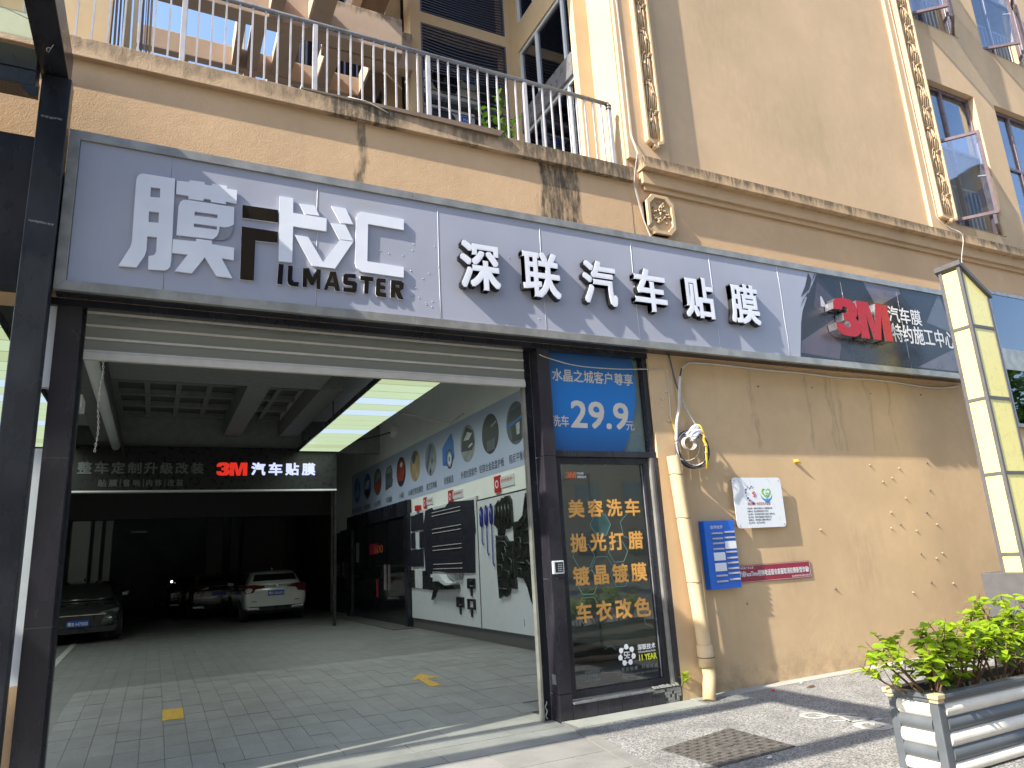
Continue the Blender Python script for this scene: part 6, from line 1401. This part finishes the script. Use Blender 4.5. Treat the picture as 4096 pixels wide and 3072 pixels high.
# light column and cabinet
lc = thing('light_column', 'tall square light column of pale yellow panels in a dark slanted-top frame', 'light column', (9.88, -.75, 0))
x0, x1, y0, y1 = 9.605, 10.150, -.90, -.60
zt0, zt1 = 5.02, 4.64
def ztop(x): return zt0 + (zt1 - zt0) * (x - x0) / (x1 - x0)
f = .045
for x, y in ((x0, y0), (x0, y1 - f), (x1 - f, y0), (x1 - f, y1 - f)):
    MB().hull([(x, y, 0), (x + f, y, 0), (x + f, y + f, 0), (x, y + f, 0)], [(x, y, ztop(x)), (x + f, y, ztop(x + f)), (x + f, y + f, ztop(x + f)), (x, y + f, ztop(x))]).build('post', 'column_grey', lc, .003)
cp = .03
MB().hull([(x0 - cp, y0 - cp, zt0 + .02), (x1 + cp, y0 - cp, zt1 - .02), (x1 + cp, y1 + cp, zt1 - .02), (x0 - cp, y1 + cp, zt0 + .02)], [(x0 - cp, y0 - cp, zt0 + .085), (x1 + cp, y0 - cp, zt1 + .045), (x1 + cp, y1 + cp, zt1 + .045), (x0 - cp, y1 + cp, zt0 + .085)]).build('cap', 'column_grey', lc, .004)
rl_ = [.98, 1.20, 2.205, 3.19, 4.175]
for z in rl_[1:]:
    for a in [(x0 + .002, x0 + f - .002, y0 + f, y1 - f), (x0 + f, x1 - f, y0 + .002, y0 + f - .002), (x1 - f + .002, x1 - .002, y0 + f, y1 - f)]:
        box('crossbar', 'column_grey', lc, a[0], a[1], a[2], a[3], z - .022, z + .022, .002)
edges = [.9] + [z for z in rl_[1:]] + [None]
for i in range(5):
    za = edges[i] + .022; zb = (edges[i + 1] - .022) if edges[i + 1] else None
    zl = zb or zt0 - .02
    box('panel', 'yellow_acrylic', lc, x0 + .012, x0 + .018, y0 + f, y1 - f, za, zl - (.0 if zb else .01))
    a, b_ = (zb or ztop(x0 + f) - .01), (zb or ztop(x1 - f) - .01)
    MB().hull([(x0 + f, y0 + .012, za), (x1 - f, y0 + .012, za), (x1 - f, y0 + .018, za), (x0 + f, y0 + .018, za)], [(x0 + f, y0 + .012, a), (x1 - f, y0 + .012, b_), (x1 - f, y0 + .018, b_), (x0 + f, y0 + .018, a)]).build('panel', 'yellow_acrylic', lc)
tag(box('power_cabinet', 'column_grey', None, 9.42, 10.9, -1.02, -.45, 0, .985, .008), 'dark grey metal cabinet at the foot of the light column behind the shrubs', 'cabinet')
tag(MB().tube([(8.8, -1.0, 0), (8.8, -1.0, .02), (8.8, -1.0, .36), (8.8, -1.0, .40)], [.14, .17, .20, .21], 20).build('black_bin', 'plastic_black'), 'black round bin standing behind the shrubs at the right edge', 'bin')

# planter with shrubs
pl = thing('planter_box', 'long planter box of grey and cream horizontal slats with tan corner caps', 'planter', (5.6, -2.79, 0))
px0, px1, py0, py1, ph = 4.535, 6.75, -2.965, -2.610, .50
for x in (px0, px1 - .075):
    for y in (py0, py1 - .06): 
        box('corner_post', 'planter_grey', pl, x, x + .07, y, y + .06, 0, .445, .008)
def slat(a, b, z, h_, mt, ax):
    k = MB(); n_ = 7; d = .022
    prof = [(0.0, z)] + [(d * math.sin(math.pi * i / n_) ** .7, z + h_ * i / n_) for i in range(1, n_)] + [(0.0, z + h_)]
    prof = [(q[0], q[1]) for q in prof] + [(-.008, z + h_), (-.008, z)]
    if ax == 'x': k.hull([(a, py0 + .014 - q[0], q[1]) for q in prof], [(b, py0 + .014 - q[0], q[1]) for q in prof])
    elif ax == 'xb': k.hull([(a, py1 - .014 + q[0], q[1]) for q in prof], [(b, py1 - .014 + q[0], q[1]) for q in prof])
    elif ax == 'y': k.hull([(px0 + .014 - q[0], a, q[1]) for q in prof], [(px0 + .014 - q[0], b, q[1]) for q in prof])
    k.build('slat', mt, pl)
sh_ = [(.395, .05, 'planter_white'), (.344, .049, 'planter_white')]
sl_ = [(.335, .062, 'planter_white'), (.262, .070, 'planter_grey'), (.190, .068, 'planter_white'), (.118, .068, 'planter_grey'), (.046, .068, 'planter_white')]
sl_ = [(.352, .088, 'planter_white'), (.264, .086, 'planter_grey'), (.176, .086, 'planter_white'), (.088, .086, 'planter_grey'), (.012, .074, 'planter_white')]
for z, h_, mt in sl_:
    slat(px0 + .071, px1 - .076, z, h_, mt, 'x'); slat(px0 + .071, px1 - .076, z, h_, mt, 'xb'); slat(py0 + .061, py1 - .061, z, h_, mt, 'y')
for z0_, z1_, g in [(.445, .470, .006), (.4705, .498, .018)]:
    for a in [(px0 - g, px1 + g, py0 - g, py0 + .05), (px0 - g, px1 + g, py1 - .05, py1 + g)]: box('rim', 'planter_grey', pl, a[0], a[1], a[2], a[3], z0_, z1_, .005)
    box('rim', 'planter_grey', pl, px0 - g, px0 + .05, py0 + .0505, py1 - .0505, z0_, z1_, .005)
for y in (py0, py1): 
    s = -1 if y == py0 else 1
    for z0_, z1_, g in [(.444, .4695, .010), (.4700, .501, .022)]:
        ya, yb = (y - g, y + .052) if s == -1 else (y - .052, y + g)
        box('corner_cap', 'planter_cap', pl, px0 - g, px0 + .056, ya, yb, z0_, z1_, .006)
box('liner', 'planter_white', pl, px0 + .052, px1 - .05, py1 - .062, py1 - .052, .30, .44)
so2 = box('soil', 'soil', pl, px0 + .03, px1 - .03, py0 + .03, py1 - .03, .30, .335)
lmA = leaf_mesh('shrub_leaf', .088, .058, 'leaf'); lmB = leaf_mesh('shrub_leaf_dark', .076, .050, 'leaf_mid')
def shrub(sx, sy, lab, seed, nb=8, H=.48, spread=.34, nleaf=190, lean=(0, 0)):
    q = random.Random(seed); t = thing('shrub', lab, 'shrub', (sx, sy, .335))
    tips = []
    base = Vector((sx, sy, .335))
    tr = MB()
    for i in range(nb):
        a = i * 6.283 / nb + q.uniform(-.3, .3); r_ = spread * q.uniform(.5, 1.05)
        h_ = H * q.uniform(.72, 1.05)
        p1 = base + Vector((math.cos(a) * r_ * .28, math.sin(a) * r_ * .2, h_ * .30))
        p2 = base + Vector((math.cos(a) * r_ * .72 + lean[0] * .5, math.sin(a) * r_ * .5, h_ * .66))
        p3 = base + Vector((math.cos(a) * r_ * 1.0 + lean[0], math.sin(a) * r_ * .65 + lean[1], h_))
        br = MB().tube([base, p1 + Vector((q.uniform(-.015, .015), 0, 0)), p2, p3], [.011, .009, .006, .003], 6); br.build('branch', 'bark', t)
        for j in range(5):
            u = q.uniform(.35, .95); s0 = (p1.lerp(p2, u * 1.6) if u < .6 else p2.lerp(p3, (u - .6) / .4))
            s1 = s0 + Vector((q.uniform(-.10, .10), q.uniform(-.07, .07), q.uniform(.05, .15))); tips.append((s0, s1))
            tr.tube([s0, (s0 + s1) / 2 + Vector((q.uniform(-.01, .01),) * 3), s1], [.004, .003, .002], 4)
        tips.append((p2, p3))
    tw_ = tr.build('twigs', 'bark', t); tw_['kind'] = 'stuff'
    for k in range(nleaf):
        s0, s1 = q.choice(tips); u = q.uniform(.2, 1.08); p = s0.lerp(s1, u) + Vector((q.uniform(-.012, .012), q.uniform(-.012, .012), q.uniform(-.01, .015)))
        hi = (p.z - .335) / H
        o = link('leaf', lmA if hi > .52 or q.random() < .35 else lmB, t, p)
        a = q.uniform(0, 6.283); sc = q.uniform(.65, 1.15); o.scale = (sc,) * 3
        aim(o, (math.cos(a), math.sin(a), q.uniform(-.35, .35)), q.uniform(-.5, .5))
    return t
shrub(4.70, -2.80, 'bright green shrub at the near left end of the planter, reaching past its edge', 5, 9, .47, .42, 230, (-.16, 0))
shrub(4.93, -2.78, 'small leafy shrub with a short dark stem, second from the planter end', 8, 7, .36, .22, 150)
shrub(5.20, -2.76, 'leafy green shrub, third from the planter end', 12, 9, .50, .34, 230)
shrub(5.48, -2.80, 'fuller green shrub with thick forked stems, fourth from the planter end', 17, 9, .54, .36, 230)
shrub(5.85, -2.76, 'tall leafy shrub at the right edge of the photo in the planter', 21, 9, .62, .36, 230)
shrub(6.3, -2.78, 'green shrub at the cropped right end of the planter', 29, 8, .58, .34, 150)

# ---------------------------------------------------------------- across the street (seen in the glass and polished stone)
ob = thing('opposite_building', 'plain pale apartment block across the street behind the viewer', 'building', (5, -34, 0))
box('wall', 'upper', ob, -28, 40, -46, -34, 0, 27)
for i in range(17):
    for j in range(8):
        x = -26 + i * 3.9; z = 1.2 + j * 3.2
        box('window', 'glass_dark', ob, x, x + 1.9, -33.99, -33.95, z, z + 1.7)
def tree(x, y, h_, r_, lab, seed):
    q = random.Random(seed); t = thing('street_tree', lab, 'tree', (x, y, 0))
    MB().tube([(x, y, 0), (x + .1, y, h_ * .3), (x - .1, y + .1, h_ * .6), (x, y, h_ * .85)], [.22, .17, .11, .04], 8).build('trunk', 'bark', t)
    cr = MB()
    for k in range(2600):
        a = q.uniform(0, 6.283); e = q.uniform(-1, 1); rr_ = r_ * q.uniform(.35, 1) ** .5 * (0.8 + .35 * math.sin(3 * a + k % 3))
        c = Vector((x + rr_ * math.cos(a) * math.sqrt(1 - e * e), y + rr_ * math.sin(a) * math.sqrt(1 - e * e), h_ * .68 + e * r_ * .8))
        d1 = Vector((q.uniform(-1, 1), q.uniform(-1, 1), q.uniform(-.4, .4))).normalized() * .22; d2 = Vector((q.uniform(-1, 1), q.uniform(-1, 1), q.uniform(-.4, .4))).normalized() * .12
        cr.add([c - d1, c + d2, c + d1, c - d2], [(0, 1, 2, 3)])
    o = cr.build('crown', 'leaf_dark', t); o['kind'] = 'stuff'
tree(25, -8, 7.5, 2.8, 'round green street tree beyond the right edge, mirrored in the dark shop window', 1)
tree(10, -20, 8, 2.8, 'green street tree behind the viewer on the right', 2)
tree(2, -19, 7.5, 2.5, 'green street tree behind the viewer', 3)
